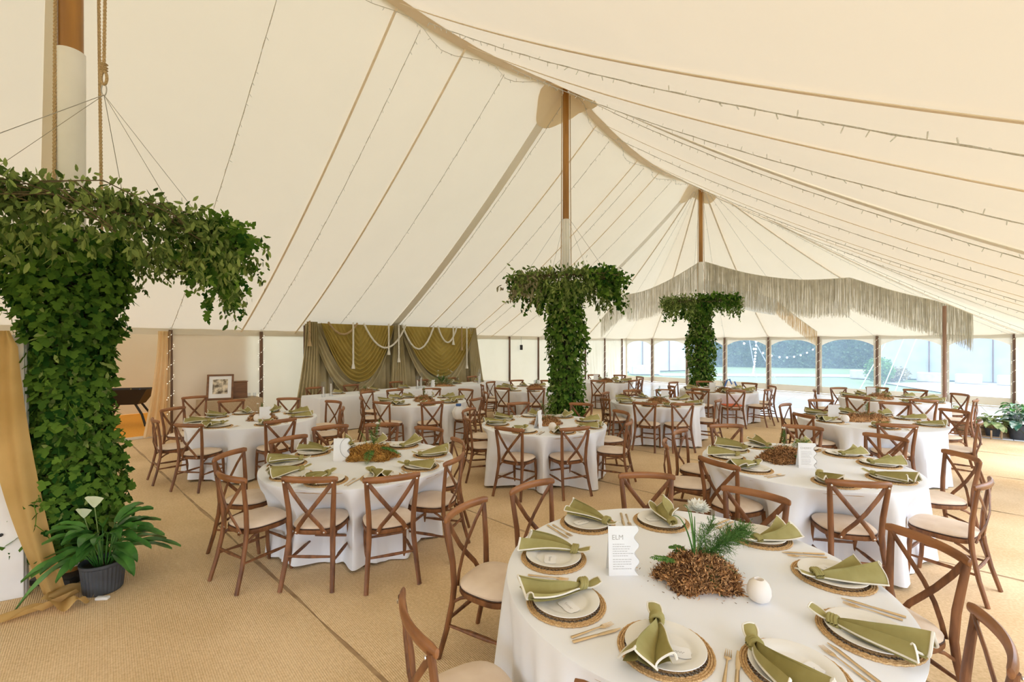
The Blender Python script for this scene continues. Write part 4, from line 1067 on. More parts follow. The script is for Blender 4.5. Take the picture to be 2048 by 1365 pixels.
for tid, (u, v), lab, off in ((5, (1330, 802.5), 'white card on the table right of the middle foliage column', 0), (6, (1668, 838.5), 'white wavy card on the table behind the CHERRY table', .1), (7, (530, 843), 'white card on the leftmost table near the framed photo', 0),
                          (8, (857.5, 800), 'white card on the round table before the olive drape', 0), (9, (1742, 795), 'cream card on the far right table by the windows', 0), (10, (1425, 783), 'white card on the table before the farthest foliage column', 0),
                          (11, (1074, 777), 'white card on the table behind the middle foliage column', 0), (12, (1192, 764), 'white card on the farthest round table', 0)):
    x, y = G(u, v, TZ); menu_card(x, y, face(x, y, off), lab, H=.22)

# ------------------------------------------------------------------ CENTREPIECES
def frond(mb, p, d, L, W, droop=.5, n=18, seed=0):
    """fern frond with pinnae"""
    rr = random.Random(seed); p = Vector(p); d = Vector(d).normalized(); side = d.cross(Vector((0, 0, 1))).normalized(); pts = []
    for i in range(n + 1):
        f = i / n; q = p + d * L * f + Vector((0, 0, -droop * L * f * f)); pts.append(q)
    mb.tube(pts, [.0022 * (1 - .7 * i / n) for i in range(n + 1)], 4)
    for i in range(2, n + 1):
        f = i / n; w_ = W * math.sin(PI * (f * .85 + .12)) ** .8; tdir = (pts[i] - pts[i - 1]).normalized()
        for s_ in (-1, 1):
            dd = (side * s_ + tdir * .55 + Vector((0, 0, rr.uniform(-.15, .1)))).normalized()
            mb.leaf(pts[i], dd, Vector((0, 0, 1)), w_, w_ * .30 + .004, 0, .3)
def plume(mb, p, d, L, spread, n, seed):
    rr = random.Random(seed); p = Vector(p); d = Vector(d).normalized(); main = []
    for i in range(11): f = i / 10; main.append(p + d * L * f + Vector((0, 0, -.25 * L * f * f)))
    mb.tube(main, .0013, 4)
    for k in range(n):
        f = rr.uniform(.18, 1); i = int(f * 10 - 1e-6); q = main[i].lerp(main[min(i + 1, 10)], f * 10 - i)
        v = rnd_unit(rr); v = (v + d * .6).normalized(); l_ = spread * rr.uniform(.4, 1) * (1.15 - f * .6); e = q + v * l_
        mb.tube([q, q.lerp(e, .5) + Vector((0, 0, -.004)), e], [.0011, .0009, .0006], 3, cap=False)
        for j in range(5):
            m0 = q.lerp(e, rr.uniform(.25, 1)); v2 = (v + rnd_unit(rr) * .9).normalized() * l_ * .3; mb.tube([m0, m0 + v2], [.0009, .0005], 3, cap=False)
def mossmound(rx, ry, h, n, seed, mat):
    rr = random.Random(seed); b = MB()
    b.grid(lambda u, v: (rx * .92 * math.cos(2 * PI * u) * math.sin(v * PI / 2) * (1 + .1 * math.sin(5 * 2 * PI * u)), ry * .92 * math.sin(2 * PI * u) * math.sin(v * PI / 2) * (1 + .1 * math.sin(5 * 2 * PI * u)), max(0.001, h * .8 * math.cos(v * PI / 2) ** .7)), 32, 8, closeu=True)
    for k in range(n):
        a = rr.uniform(0, 2 * PI); r_ = math.sqrt(rr.random()) * (1 + .1 * math.sin(5 * a)); bump_ = 1 + .16 * math.sin(a * 4 + r_ * 7 + seed) + .10 * math.sin(a * 11 + r_ * 17)
        x = rx * r_ * math.cos(a); y = ry * r_ * math.sin(a); z = max(0, h * bump_ * (1 - r_ ** 2.6)) * rr.uniform(.85, 1.0)
        p = Vector((x, y, z)); v = (Vector((x / rx, y / ry, .7)).normalized() + rnd_unit(rr) * .8).normalized(); L = rr.uniform(.010, .030)
        v2 = (v + rnd_unit(rr) * .9).normalized(); v3 = (v2 + rnd_unit(rr) * .9).normalized(); sd_ = rnd_unit(rr) * rr.uniform(.002, .005)
        a1, a2, a3 = p + v * L, p + v * L + v2 * L * .7, p + v * L + v2 * L * .7 + v3 * L * .5
        for q in (a1, a2, a3): q.z = max(q.z, .001)
        b.add([p - sd_, p + sd_, a1 + sd_ * .9, a1 - sd_ * .9, a2 + sd_.cross(v2) * .8, a2 - sd_.cross(v2) * .8, a3], [(0, 1, 2, 3), (3, 2, 4, 5), (5, 4, 6)])
    return b
def flower(mb, p, r, seed, petals=26):
    rr = random.Random(seed); p = Vector(p)
    for k in range(petals):
        a = k * 2.4; e = .15 + .9 * (k / petals); d = Vector((math.cos(a) * math.cos(e), math.sin(a) * math.cos(e), math.sin(e)))
        mb.leaf(p + d * r * .15, d, Vector((0, 0, 1)), r * rr.uniform(.8, 1.05), r * .36, 0, .15)
def centre(x, y, tid, variant, label, rx=.20, ry=.15, h=.105):
    t = empty('moss_centrepiece', (x, y, TZ), 0); tag(t, label, 'centrepiece')
    mat = 'mossorange' if variant == 2 else 'moss'; n = 5200 if tid in (1, 2, 4) else 1400
    mossmound(rx, ry, h, n, tid, mat).obj('moss_mound', mat, t)
    g = MB(); st = MB(); pt = MB()
    if variant == 1:
        frond(g, (-.09, .0, .085), (-1, -.1, .5), .17, .042, .25, 14, 1)
        frond(g, (.02, -.03, .10), (.25, -.8, .1), .13, .05, .9, 14, 2); frond(g, (-.03, .03, .09), (-.4, .5, .6), .15, .05, .5, 14, 3); frond(g, (.03, .03, .09), (.6, .5, .3), .17, .05, .5, 14, 4)
        plume(g, (.02, .02, .08), (.75, .15, .72), .36, .10, 230, 5); plume(g, (.02, .04, .08), (.95, .4, .50), .40, .11, 230, 6); plume(g, (.0, .02, .08), (.35, .1, 1), .28, .08, 130, 7)
        for k, (dx, dy, hh) in enumerate(((-.06, 0, .30), (-.11, .02, .24), (.0, .01, .24), (-.02, .03, .27))):
            pts = [(-.01 + dx * f ** 1.3, .01 + dy * f - .0, .07 + hh * math.sin(f * 1.75) / math.sin(1.57)) for f in [i / 12 for i in range(13)]]; g.tube(pts, [.0035 * (1 - .8 * i / 12) for i in range(13)], 5, flat=(1.6, .3), up=(0, 1, 0))
        st.tube([(.0, .01, .07), (.004, .01, .18), (.012, .0, .275)], .0022, 5); flower(pt, (.0, 0, .345), .058, 8, 120); st.tube([(.02, .02, .07), (.11, -.03, .1), (.15, -.09, .075)], .0012, 4); flower(pt, (.155, -.095, .08), .012, 9, 8)
    elif variant == 2:
        frond(g, (.02, -.04, .10), (.12, -1, .15), .27, .06, .45, 20, 1); frond(g, (.06, .0, .10), (1, -.25, .35), .30, .06, .5, 20, 2); frond(g, (-.03, .02, .09), (-.55, .3, .9), .26, .035, .1, 16, 3); frond(g, (.0, .0, .10), (.7, -.5, .2), .16, .05, .5, 14, 4)
        plume(g, (.0, .05, .06), (.1, .3, 1), .42, .05, 110, 5); plume(g, (.02, .05, .06), (-.2, .2, 1), .28, .06, 90, 6)
        st.tube([(.05, .06, .06), (.05, .07, .20), (.045, .07, .335)], .0018, 5); flower(pt, (.045, .07, .335), .03, 8, 36)
    elif variant == 4:
        frond(g, (.02, -.05, .10), (.35, -1, .05), .20, .06, .55, 18, 1); frond(g, (.05, .03, .10), (.8, .2, .8), .3, .04, .3, 16, 2); frond(g, (-.03, .02, .09), (-.9, .2, .5), .24, .04, .4, 16, 3)
        plume(g, (.0, .05, .06), (.1, .1, 1), .3, .06, 90, 5); plume(g, (.1, .05, .06), (.8, .3, .7), .3, .05, 80, 6)
        st.tube([(.03, .06, .06), (.03, .07, .2), (.02, .07, .31)], .0018, 5); flower(pt, (.02, .07, .31), .026, 8, 24)
    else:
        rr = random.Random(tid)
        for k in range(3):
            a = rr.uniform(0, 6.28); frond(g, (0, 0, .07), (math.cos(a), math.sin(a), rr.uniform(.3, 1)), rr.uniform(.18, .28), .05, .3, 12, k)
        plume(g, (0, 0, .06), (rr.uniform(-.4, .4), .1, 1), rr.uniform(.25, .38), .06, 60, 5)
        for k in range(2): a = rr.uniform(-.08, .08); hh = rr.uniform(.18, .32); st.tube([(a, .02, .05), (a * 1.2, .02, hh)], .0018, 4); flower(pt, (a * 1.2, .02, hh), .025, k, 16)
    tag(g.obj('fern_and_grass', 'fern', t, smooth=False), kind='stuff'); tag(st.obj('flower_stems', 'stem', t), kind='stuff'); pt.obj('white_flower', 'petal', t, smooth=False)
centre(.925, 2.22, 1, 1, 'brown moss mound with grasses, fern plume and white flower, beside the ELM card', .185, .145, .095)
centre(-1.46, 4.62, 2, 2, 'orange-brown moss mound with green ferns spilling forward', .26, .17, .10)
centre(2.76, 4.50, 4, 4, 'brown moss mound with fern behind the CHERRY card', .24, .16, .10)
for tid, (u, v), lab, rx in ((3, (1093, 850), 'moss mound with fern, white flower on the table before middle foliage column', .22), (5, (1316, 807), 'moss mound and pale bloom on the table right of the middle foliage column', .22), (6, (1730, 842), 'long brown moss mound on the table behind the CHERRY table', .38), (7, (524, 840), 'moss mound with tall fern on the leftmost table', .2),
                         (8, (848, 803), 'rust moss mound on the round table before the drape', .2), (9, (1757, 799), 'wide moss mound on the far right table by the windows', .3), (10, (1449, 785), 'moss mound on the table before the farthest foliage column', .2), (11, (1070, 778), 'moss mound on the table behind the middle foliage column', .2), (12, (1213, 765), 'moss mound on the farthest round table', .2)):
    x, y = G(u, v, TZ); centre(x, y, tid, 0, lab, rx, .16, .10)
def egg(u, v, label, sc=1.0):
    x, y = G(u, v, TZ); o = MB().lathe([(0, 0), (.026, .001), (.043, .014), (.051, .036), (.050, .060), (.041, .084), (.026, .098), (.0195, .101), (.0175, .098), (.017, .060), (0, .058)], 28).obj('egg_vase', 'egg')
    o.location = (x, y, TZ); o.scale = (sc,) * 3; tag(o, label, 'vase')
egg(1518, 1203, 'pale egg-shaped tealight vase on the front ELM table')
egg(1105, 862, 'pale egg-shaped vase on the table before the middle foliage column', 1.1)
egg(1690, 845, 'pale egg-shaped vase on the table behind the CHERRY table', 1.1)
egg(515, 843, 'pale egg-shaped vase on the leftmost table', 1.1)
def crumbs():
    b = MB(); rr = random.Random(4)
    for k in range(60):
        a = rr.uniform(0, 6.28); r_ = rr.uniform(1.0, 1.6) ** 1; p = Vector((.925 + .20 * r_ * math.cos(a), 2.22 + .15 * r_ * math.sin(a), TZ + .001)); b.tube([p, p + Vector((rr.gauss(0, .008), rr.gauss(0, .008), .001))], .0012, 4)
    tag(b.obj('moss_crumbs', 'moss'), 'brown moss crumbs scattered on the white cloth around the ELM moss mound', 'crumbs', kind='stuff')
crumbs()

# ------------------------------------------------------------------ LONG TABLE BEFORE THE DRAPE
h0 = SN(-4.15, 9.63); hs0, hn0 = h0[0], -9.56; HLn = 6.1; hn1 = -10.5
lt = empty('long_table', TN(hs0, hn0)); lt.rotation_euler.z = math.atan2(EY, EX); tag(lt, 'long trestle table under white cloth before the olive drape', 'table')
MB().box((HLn / 2, .47, .735), (HLn - .04, .90, .025)).obj('tabletop', 'crate', lt, smooth=False)
for k in range(4):
    for yy in (.12, .82): MB().tube([(.4 + k * 1.75, yy, .72), (.4 + k * 1.75, yy, 0)], .02, 8).obj('leg', 'black', lt)
def lcl(u, v):
    # u around the perimeter, v from top centre outwards/down
    per = [(0, 0), (HLn, 0), (HLn, .94), (0, .94)]; Ls = [HLn, .94, HLn, .94]; tot = sum(Ls); d = u * tot; i = 0
    while i < 3 and d > Ls[i]: d -= Ls[i]; i += 1
    a_, b_ = per[i], per[(i + 1) % 4]; f = d / Ls[i]; x = a_[0] + (b_[0] - a_[0]) * f; y = a_[1] + (b_[1] - a_[1]) * f
    nx_, ny_ = [(0, -1), (1, 0), (0, 1), (-1, 0)][i]
    w_ = max(0, (v - .1) / .9); fold = (.012 * math.sin(d * 9 + i) + .010 * math.sin(d * 23 + 2 * i)) * w_
    o_ = .012 + .03 * w_ + fold
    if v <= .1: return (x, y, .7545)
    return (x + nx_ * o_, y + ny_ * o_, .752 - .738 * w_)
lc = MB(); lc.grid(lcl, 320, 12, closeu=True); lc.add([(0, 0, .7547), (HLn, 0, .7547), (HLn, .94, .7547), (0, .94, .7547)], [(0, 1, 2, 3)])
o = lc.obj('tablecloth', 'cloth', None); o.location = TN(hs0, hn0); o.rotation_euler.z = math.atan2(EY, EX); tag(o, 'long rectangular white tablecloth on the table before the olive drape', 'tablecloth')
def HT(s, w_): return TN(hs0 + s, hn0 - w_)
for i in range(6):
    x, y, _ = HT(.75 + i * .92, .70); setting(x, y, math.atan2(-(-NY), -(-NX)) if False else math.atan2(NY, NX), 'the long table', ords[i] + ' from left', 0, i)
for i, (s, w_) in enumerate(((.22, .30), (.45, .42), (2.75, .30), (2.95, .42), (4.98, .30), (5.14, .42))):
    x, y, _ = HT(s, w_); t = empty('hurricane_candle', (x, y, TZ)); hh = (.34, .42)[i % 2]
    tag(t, 'clear glass cylinder with ivory candle on the long table, %s from the left' % ords[i], 'candle', 'hurricane candles on the long table')
    MB().lathe([(0, 0), (.045, 0), (.045, hh), (.042, hh), (.042, .006), (0, .006)], 24).obj('glass_cylinder', 'glass', t)
    MB().lathe([(0, .007), (.016, .007), (.015, hh * .66), (0, hh * .67)], 12).obj('candle', 'wax', t)
def bouquet(x, y, z, label, n, R_, seed, hgt):
    t = empty('floral_arrangement', (x, y, z)); tag(t, label, 'flowers'); rr = random.Random(seed)
    mossmound(R_ * .7, .12, .08, 500, seed, 'moss').obj('moss_mound', 'moss', t)
    g = MB(); f = MB(); s_ = MB()
    for k in range(n):
        a = rr.uniform(0, 6.28); e = rr.uniform(.2, 1.4); d = Vector((math.cos(a) * math.cos(e) * R_, math.sin(a) * math.cos(e) * .2, math.sin(e) * hgt)) * rr.uniform(.5, 1.1); s_.tube([(0, 0, .03), d], .0016, 3)
        if k % 3: frond(g, d * .4, d, rr.uniform(.1, .2), .05, .3, 9, k)
        else: flower(f, d, rr.uniform(.02, .038), k, 14)
    tag(g.obj('foliage', 'fern', t, smooth=False), kind='stuff'); tag(f.obj('blooms', 'petal', t, smooth=False), kind='stuff'); tag(s_.obj('stems', 'stem', t), kind='stuff')
x, y, _ = HT(1.35, .42); bouquet(x, y, TZ, 'low dark moss and flower arrangement at left of the long table', 8, .25, 3, .18)
x, y, _ = HT(3.65, .42); bouquet(x, y, TZ, 'large white and green floral arrangement amid the long table', 70, .55, 4, .50)
x, y, _ = HT(3.32, .35); menu_card(x, y, math.atan2(EY, EX), 'small white card on the long table before the drape', H=.2, W=.11)

# ------------------------------------------------------------------ SIDE TABLE, FRAMED PHOTO
x, y = -6.35, 10.0
sx_, sy_ = TN(SN(x, y)[0], NL + .45)[:2]; az = math.atan2(EY, EX)
st_ = empty('side_table', (sx_, sy_, 0), az); tag(st_, 'low hessian-covered side table against the canvas wall under the framed photo', 'table')
MB().box((0, 0, .70), (1.1, .55, .03)).obj('tabletop', 'crate', st_, smooth=False)
for a_, b_ in ((-1, -1), (-1, 1), (1, -1), (1, 1)): MB().tube([(a_ * .48, b_ * .22, .69), (a_ * .48, b_ * .22, 0)], .02, 6).obj('leg', 'black', st_)
def bur(u, v):
    per = [(-.56, -.29), (.56, -.29), (.56, .29), (-.56, .29)]; d = u * 4; i = min(3, int(d)); f = d - i; p, q = per[i], per[(i + 1) % 4]
    nx_, ny_ = [(0, -1), (1, 0), (0, 1), (-1, 0)][i]; fo = .02 * math.sin(f * 26 + i) * v + .01 + .03 * v
    return (p[0] + (q[0] - p[0]) * f + nx_ * fo, p[1] + (q[1] - p[1]) * f + ny_ * fo, .722 - .70 * v)
bo = MB(); bo.grid(bur, 120, 8, closeu=True); bo.add([(-.57, -.3, .7235), (.57, -.3, .7235), (.57, .3, .7235), (-.57, .3, .7235)], [(0, 1, 2, 3)])
o = bo.obj('hessian_tablecloth', 'burlap', None, loc=(sx_, sy_, 0), rz=az); tag(o, 'brown hessian cloth hanging over the small side table', 'tablecloth')
fx, fy = sx_ - .22 * EX + .08 * NX, sy_ - .22 * EY + .08 * NY
fr = empty('picture_frame', (fx, fy, .726), -.62 + .12 + .75); fr.rotation_euler = (-.22, 0, .42); tag(fr, 'wooden picture frame with sepia group photo leaning on the side table', 'picture')
for (c, d) in (((0, 0, .02), (.50, .03, .04)), ((0, 0, .54), (.50, .03, .04)), ((-.23, 0, .28), (.04, .03, .48)), ((.23, 0, .28), (.04, .03, .48))): MB().box(c, d, bev=.006).obj('frame_moulding', 'darkwood', fr, smooth=False)
MB().box((0, .004, .28), (.43, .006, .49)).obj('mount', 'paper', fr, smooth=False); MB().box((0, -.001, .29), (.28, .006, .32)).obj('photo', 'photo', fr, smooth=False)
MB().box((0, .012, .28), (.44, .006, .5)).obj('backing', 'black', fr, smooth=False)
bx = empty('wooden_box', (sx_ + .16 * EX - .03 * NX, sy_ + .16 * EY - .03 * NY, .726), az); tag(bx, 'dark brown upright wooden box behind the framed photo', 'box')
MB().box((0, .0, .18), (.34, .18, .36), bev=.008).obj('box_body', 'darkwood', bx, smooth=False); MB().box((0, -.0, .37), (.36, .20, .02), bev=.004).obj('lid', 'darkwood', bx, smooth=False)
for i in range(2):
    o = MB().lathe([(0, 0), (.03, 0), (.032, .10), (.029, .10), (.027, .006), (0, .006)], 16).obj('tealight_glass', 'glass'); q = .36 + .12 * i; o.location = (sx_ + q * EX + .05 * NX, sy_ + q * EY + .05 * NY, .726); tag(o, 'clear tealight glass on the hessian side table, %s one' % ('left', 'right')[i], 'glass', 'tealight glasses')

# ------------------------------------------------------------------ FRINGE CANOPY
def fringe(pts, name, mat, label, length, step=.012, seed=0, top=True):
    t = empty(name, pts[0]); tag(t, label, 'fringe'); P = [Vector(p) - Vector(pts[0]) for p in pts]; rr = random.Random(seed)
    MB().tube(P, .012, 6).obj('header_cord', 'cream_rope', t); b = MB()
    for a_, c_ in zip(P[:-1], P[1:]):
        L = (c_ - a_).length; n = max(2, int(L / step)); d = (c_ - a_).normalized(); nn = Vector((-d.y, d.x, 0)).normalized()
        for i in range(n):
            p = a_.lerp(c_, (i + rr.random()) / n) + nn * rr.uniform(-.03, .03); l_ = length * rr.uniform(.90, 1.05); w_ = rr.uniform(.003, .006)
            q = p + Vector((rr.gauss(0, .005), rr.gauss(0, .008), -l_ * .5)); e = q + Vector((rr.gauss(0, .009), rr.gauss(0, .01), -l_ * .5))
            s_ = d * w_
            b.add([p - s_, p + s_, q + s_ * .9, q - s_ * .9, e + s_ * .6, e - s_ * .6], [(0, 1, 2, 3), (3, 2, 4, 5)])
    tag(b.obj('fringe_strands', mat, t, smooth=False), kind='stuff')
def vpt(u, v, d): return ((u - 1024) / FPX * d, d, CAMZ + (HV - v) * d / FPX)
def curve3(ctrl, n=8):
    out = []
    for i in range(len(ctrl) - 1):
        p0, p1, p2, p3 = [Vector(ctrl[max(0, min(len(ctrl) - 1, i + k))]) for k in (-1, 0, 1, 2)]
        for j in range(n):
            t = j / n; out.append(tuple(.5 * ((2 * p1) + (-p0 + p2) * t + (2 * p0 - 5 * p1 + 4 * p2 - p3) * t * t + (-p0 + 3 * p1 - 3 * p2 + p3) * t ** 3)))
    out.append(tuple(ctrl[-1])); return out
fringe(curve3([vpt(1410, 524, 14.3), vpt(1500, 548, 13.8), vpt(1600, 560, 13.2), vpt(1700, 556, 12.6)]), 'fringe_valance', 'fringe', 'long cream fringe sweeping right from the farthest king pole', 1.08, .0045, 1)
fringe(curve3([vpt(1700, 556, 12.6), vpt(1790, 583, 12.0), vpt(1880, 605, 11.4), vpt(1946, 630, 10.9)]), 'fringe_valance', 'fringe', 'cream fringe at the right end of the canopy by the windows', .90, .0045, 2)
fringe(curve3([vpt(1400, 524, 14.4), vpt(1340, 560, 15.2), vpt(1290, 582, 16.0), vpt(1253, 590, 16.8)]), 'fringe_valance', 'fringe', 'cream fringe falling left from the farthest king pole', 1.0, .006, 3)
fringe(curve3([vpt(1253, 590, 16.8), vpt(1228, 612, 17.5), vpt(1202, 640, 18.2)]), 'fringe_valance', 'fringe', 'cream fringe at the left tip of the canopy', .75, .006, 4)
fringe(curve3([vpt(1553, 601, 15.5), vpt(1590, 632, 15.4), vpt(1634, 664, 15.3)]), 'fringe_valance', 'fringesuntint', 'cream fringe with sunlight in its colour, hanging before the end windows', .5, .007, 5)
sh = MB(); q = [vpt(1408, 560, 14.6), vpt(1480, 580, 15.0), vpt(1553, 600, 15.5)]; 
def shf(u, v):
    i = 0 if u < .5 else 1; f = u * 2 - i; p = Vector(q[i]).lerp(Vector(q[i + 1]), f); return (p.x, p.y + .1 * v, p.z + .02 - (.55 + .12 * math.sin(PI * u)) * v * (.55 + .45 * u ** .3))
sh.grid(shf, 20, 6); tag(sh.obj('sheer_swag', 'sheer'), 'plain white sheer swag beneath the fringe right of the farthest king pole', 'drape')

# ------------------------------------------------------------------ LEFT EDGE: WHITE BOARD AND GOLD SASH
wb_ = MB()
p0, p1 = (-4.40, 3.05), (-3.73, 3.42)
dd = Vector((p1[0] - p0[0], p1[1] - p0[1])); L = dd.length; rz = math.atan2(dd.y, dd.x)
bd = empty('white_board', (*p0, 0), rz); tag(bd, 'tall white panel standing at the far left edge behind the gold sash', 'panel')
MB().box((L / 2, 0, 1.0), (L, .04, 2.0), bev=.004).obj('panel', 'white', bd, smooth=False)
MB().box((L - .02, .03, 1.02), (.05, .05, 2.04), bev=.004).obj('edge_post', 'white', bd, smooth=False)
for zz in (.5, 1.25): MB().lathe([(0, 0), (.012, 0), (.012, .012), (0, .014)], 10, (0, 0, 0)).obj('screw_cap', 'black', bd, loc=(L - .12, -.02, zz)).rotation_euler.x = PI / 2
so = Vector((dd.y, -dd.x)).normalized()
def sash(u, v):
    # v: 0 top .. 1 floor
    z = 2.03 - 2.02 * v; cx_ = L - .10 - .02 * math.sin(v * 2.2) + .34 * v ** 1.8; wd = .105 + .04 * math.sin(v * 3) + .02
    if v < .06: wd *= .5 + v * 8
    x = cx_ + (u - .5) * wd * (1.3 - .3 * v); f = .022 * math.sin(u * 9 + v * 4)
    pz = (p0[0] + dd.x / L * x + so.x * (.06 + f + .10 * v * v), p0[1] + dd.y / L * x + so.y * (.06 + f + .10 * v * v), max(.01, z)); return pz
o = MB().grid(sash, 16, 50).obj('gold_sash', 'goldcloth'); tag(o, 'long gold satin sash hanging down the white panel at left edge', 'sash')
tl = MB(); bx0 = G(120, 1195)
def tailf(u, v):
    ax, ay = G(130 - 120 * v + 30 * math.sin(v * 4), 1195 + 55 * v + 0 * u); w_ = .16 - .03 * v
    return (ax + (u - .5) * w_ * .4, ay + (u - .5) * w_ * 1.1, .02 + .035 * (1 + math.sin(v * 14 + u * 3)) * (1 - .5 * v))
tl.grid(tailf, 8, 40)
def tail2(u, v):
    ax, ay = G(110 + 78 * v, 1200 + 18 * math.sin(v * 3)); w_ = .13 * (1 - .7 * v)
    return (ax + (u - .5) * .03, ay - .03 + (u - .5) * w_, .02 + .03 * (1 + math.sin(v * 9 + u * 4)))
tl.grid(tail2, 8, 24); tl.obj('pooled_tail', 'goldcloth', None)
o2 = COL.objects[-1]; tag(o2, 'gold sash end pooled in loops on the matting floor', 'sash')
x, y = G(205, 1200); o = MB().box((0, 0, .012), (.09, .035, .022), bev=.005).obj('plug_adaptor', 'white', None, smooth=False); o.location = (x, y, 0); o.rotation_euler.z = .1; tag(o, 'small white plastic block on the floor by the lily pot', 'plug')

# ------------------------------------------------------------------ PEACE LILY
lx, ly = G(190, 1190); lx, ly = lx, ly + .07
pl = empty('peace_lily', (lx, ly, 0)); tag(pl, 'peace lily with two white spathes in a dark ribbed pot', 'plant')
n = 64; vs = []
prof = [(.112, .0), (.118, .01), (.138, .205), (.145, .215), (.145, .235), (.132, .235), (.128, .20)]
def potm(prof, n=64, ribs=True):
    vs = []
    for i, (r_, z) in enumerate(prof):
        for k in range(n): rr_ = r_ + (.0022 * (1 if k % 2 else -1) if ribs and 0 < i < 3 else 0); vs.append((rr_ * math.cos(2 * PI * k / n), rr_ * math.sin(2 * PI * k / n), z))
    fs = []
    for i in range(len(prof) - 1):
        for k in range(n): j = (k + 1) % n; fs.append((i * n + k, i * n + j, (i + 1) * n + j, (i + 1) * n + k))
    fs.append(tuple(reversed(range(n)))); return MB().add(vs, fs)
potm(prof).obj('ribbed_pot', 'pot', pl, smooth=False); MB().lathe([(0, .20), (.13, .198)], 24).obj('soil', 'soil', pl)
def bladeleaf(d_az, reach, hgt, L, W, seed, base=(0, 0, .2), mat='lily', par=None, end=-.1):
    rr = random.Random(seed); c, s = math.cos(d_az), math.sin(d_az)
    st0 = Vector(base); k1 = st0 + Vector((c * reach * .35, s * reach * .35, hgt * .8)); tip0 = st0 + Vector((c * reach, s * reach, hgt))
    m1 = MB(); m1.tube([st0, st0.lerp(k1, .5) + Vector((0, 0, .02)), k1], .0035, 5)
    dirn = (tip0 - k1).normalized(); side = Vector((-s, c, 0)); NL_, pts = 10, []
    vs = []
    for i in range(NL_ + 1):
        f = i / NL_; w_ = W * .5 * math.sin(PI * min(1, f * .93 + .05)) ** .75; a = dirn * (L * f) + Vector((0, 0, -.55 * L * f * f * (1 + end))); q = k1 + a
        for j in (-1, -.5, 0, .5, 1): vs.append(q + side * w_ * j + Vector((0, 0, .022 * abs(j) + .004 * math.sin(f * 14 + j * 2))))
    fs = [(i * 5 + j, i * 5 + j + 1, (i + 1) * 5 + j + 1, (i + 1) * 5 + j) for i in range(NL_) for j in range(4)]
    m1.add(vs, fs); return m1.obj('leaf', mat, par or pl)
rr = random.Random(12)
for k in range(46):
    az_ = k * 2.4 + rr.uniform(-.2, .2); q = rr.random(); bladeleaf(az_, .10 + .22 * q, .34 - .22 * q + rr.uniform(-.03, .05), rr.uniform(.24, .34), rr.uniform(.075, .10), k, (.05 * math.cos(az_), .05 * math.sin(az_), .2))
bladeleaf(PI + .9, .16, .10, .36, .10, 77, (-.05, -.03, .2), end=.6); bladeleaf(PI + .1, .22, .20, .30, .09, 78, (-.05, 0, .2))
for k, (dx, hz, sz) in enumerate(((-.03, .66, .10), (-.11, .58, .085))):
    MB().tube([(0, 0, .2), (dx * .5, -.02, hz * .6), (dx, -.04, hz)], .003, 6).obj('flower_stalk', 'stem', pl)
    m1 = MB(); m1.grid(lambda u, v, dx=dx, hz=hz, sz=sz: (dx + (u - .5) * 2 * sz * .75 * (v + .02) ** .8, -.045 - .035 * (1 - abs(2 * u - 1)) * v, hz + sz * v * (1 - .25 * abs(2 * u - 1) ** 2) ), 10, 10); m1.obj('spathe', 'spathe', pl)

# ------------------------------------------------------------------ RIGHT PLANTS AND CRATES
def crate(x, y, d, rz, label, mat='crate'):
    t = empty('planter_crate', (x, y, 0), rz); tag(t, label, 'crate', 'low planter crates on the right'); W, D, H = d
    for k in range(3):
        z = H * (k + .5) / 3
        for c, dm in (((0, -D / 2, z), (W, .016, H / 3 - .01)), ((0, D / 2, z), (W, .016, H / 3 - .01)), ((-W / 2, 0, z), (.016, D, H / 3 - .01)), ((W / 2, 0, z), (.016, D, H / 3 - .01))): MB().box(c, dm, bev=.003).obj('slat', mat, t, smooth=False)
    for a_, b_ in ((-1, -1), (1, -1), (1, 1), (-1, 1)): MB().box((a_ * (W / 2 - .02), b_ * (D / 2 - .02), H / 2), (.025, .025, H)).obj('corner_post', mat, t, smooth=False)
    MB().box((0, 0, H * .4), (W - .03, D - .03, H * .7)).obj('soil', 'soil', t, smooth=False)
x, y = G(1968, 872); crate(x, y + .15, (.62, .34, .26), -.1, 'rough brown crate under the leafy plants at right'); x2, y2 = G(2022, 877); crate(x2, y2 + .2, (.62, .34, .26), -.05, 'rough brown crate between the dark pots at right edge')
x3, y3 = G(1950, 868); crate(x3 - .25, y3 + .75, (.34, .3, .34), .2, 'orange-brown crate behind the far right chair', 'orange_mat')
def pottedplant(x, y, r, h, label, mat, n, LL, seed, z0=0.0, spread=.3):
    t = empty('potted_plant', (x, y, z0)); tag(t, label, 'plant')
    MB().lathe([(0, 0), (r * .75, 0), (r, h), (r * 1.06, h), (r * 1.06, h + .02), (r * .95, h + .02), (r * .9, h - .02), (0, h - .02)], 28).obj('pot', 'pot', t)
    rr = random.Random(seed)
    for k in range(n):
        az_ = k * 2.4 + rr.uniform(-.3, .3); q = rr.random(); bladeleaf(az_, .06 + spread * q, .26 - .16 * q + rr.uniform(-.03, .06), LL * rr.uniform(.7, 1.2), LL * rr.uniform(.5, .62), k, (.03 * math.cos(az_), .03 * math.sin(az_), h), mat, t, end=.2)
x, y = G(1990, 876); pottedplant(x, y + .05, .12, .17, 'broad yellow-green variegated plant in a blue-black pot', 'varieg', 34, .24, 3, spread=.34)
x, y = G(2046, 882); pottedplant(x + .02, y + .1, .15, .28, 'dark white-veined plant in a black pot at right edge', 'varieg2', 26, .24, 5, .0)
x, y = G(1930, 862); pottedplant(x, y + .35, .1, .2, 'low fringed green plant behind the crates on the right', 'varieg', 18, .18, 8, .08)
x, y = G(2062, 850); pottedplant(x, y + .35, .12, .2, 'leafy green plant farther back at the right edge', 'lily', 24, .2, 9, .0)
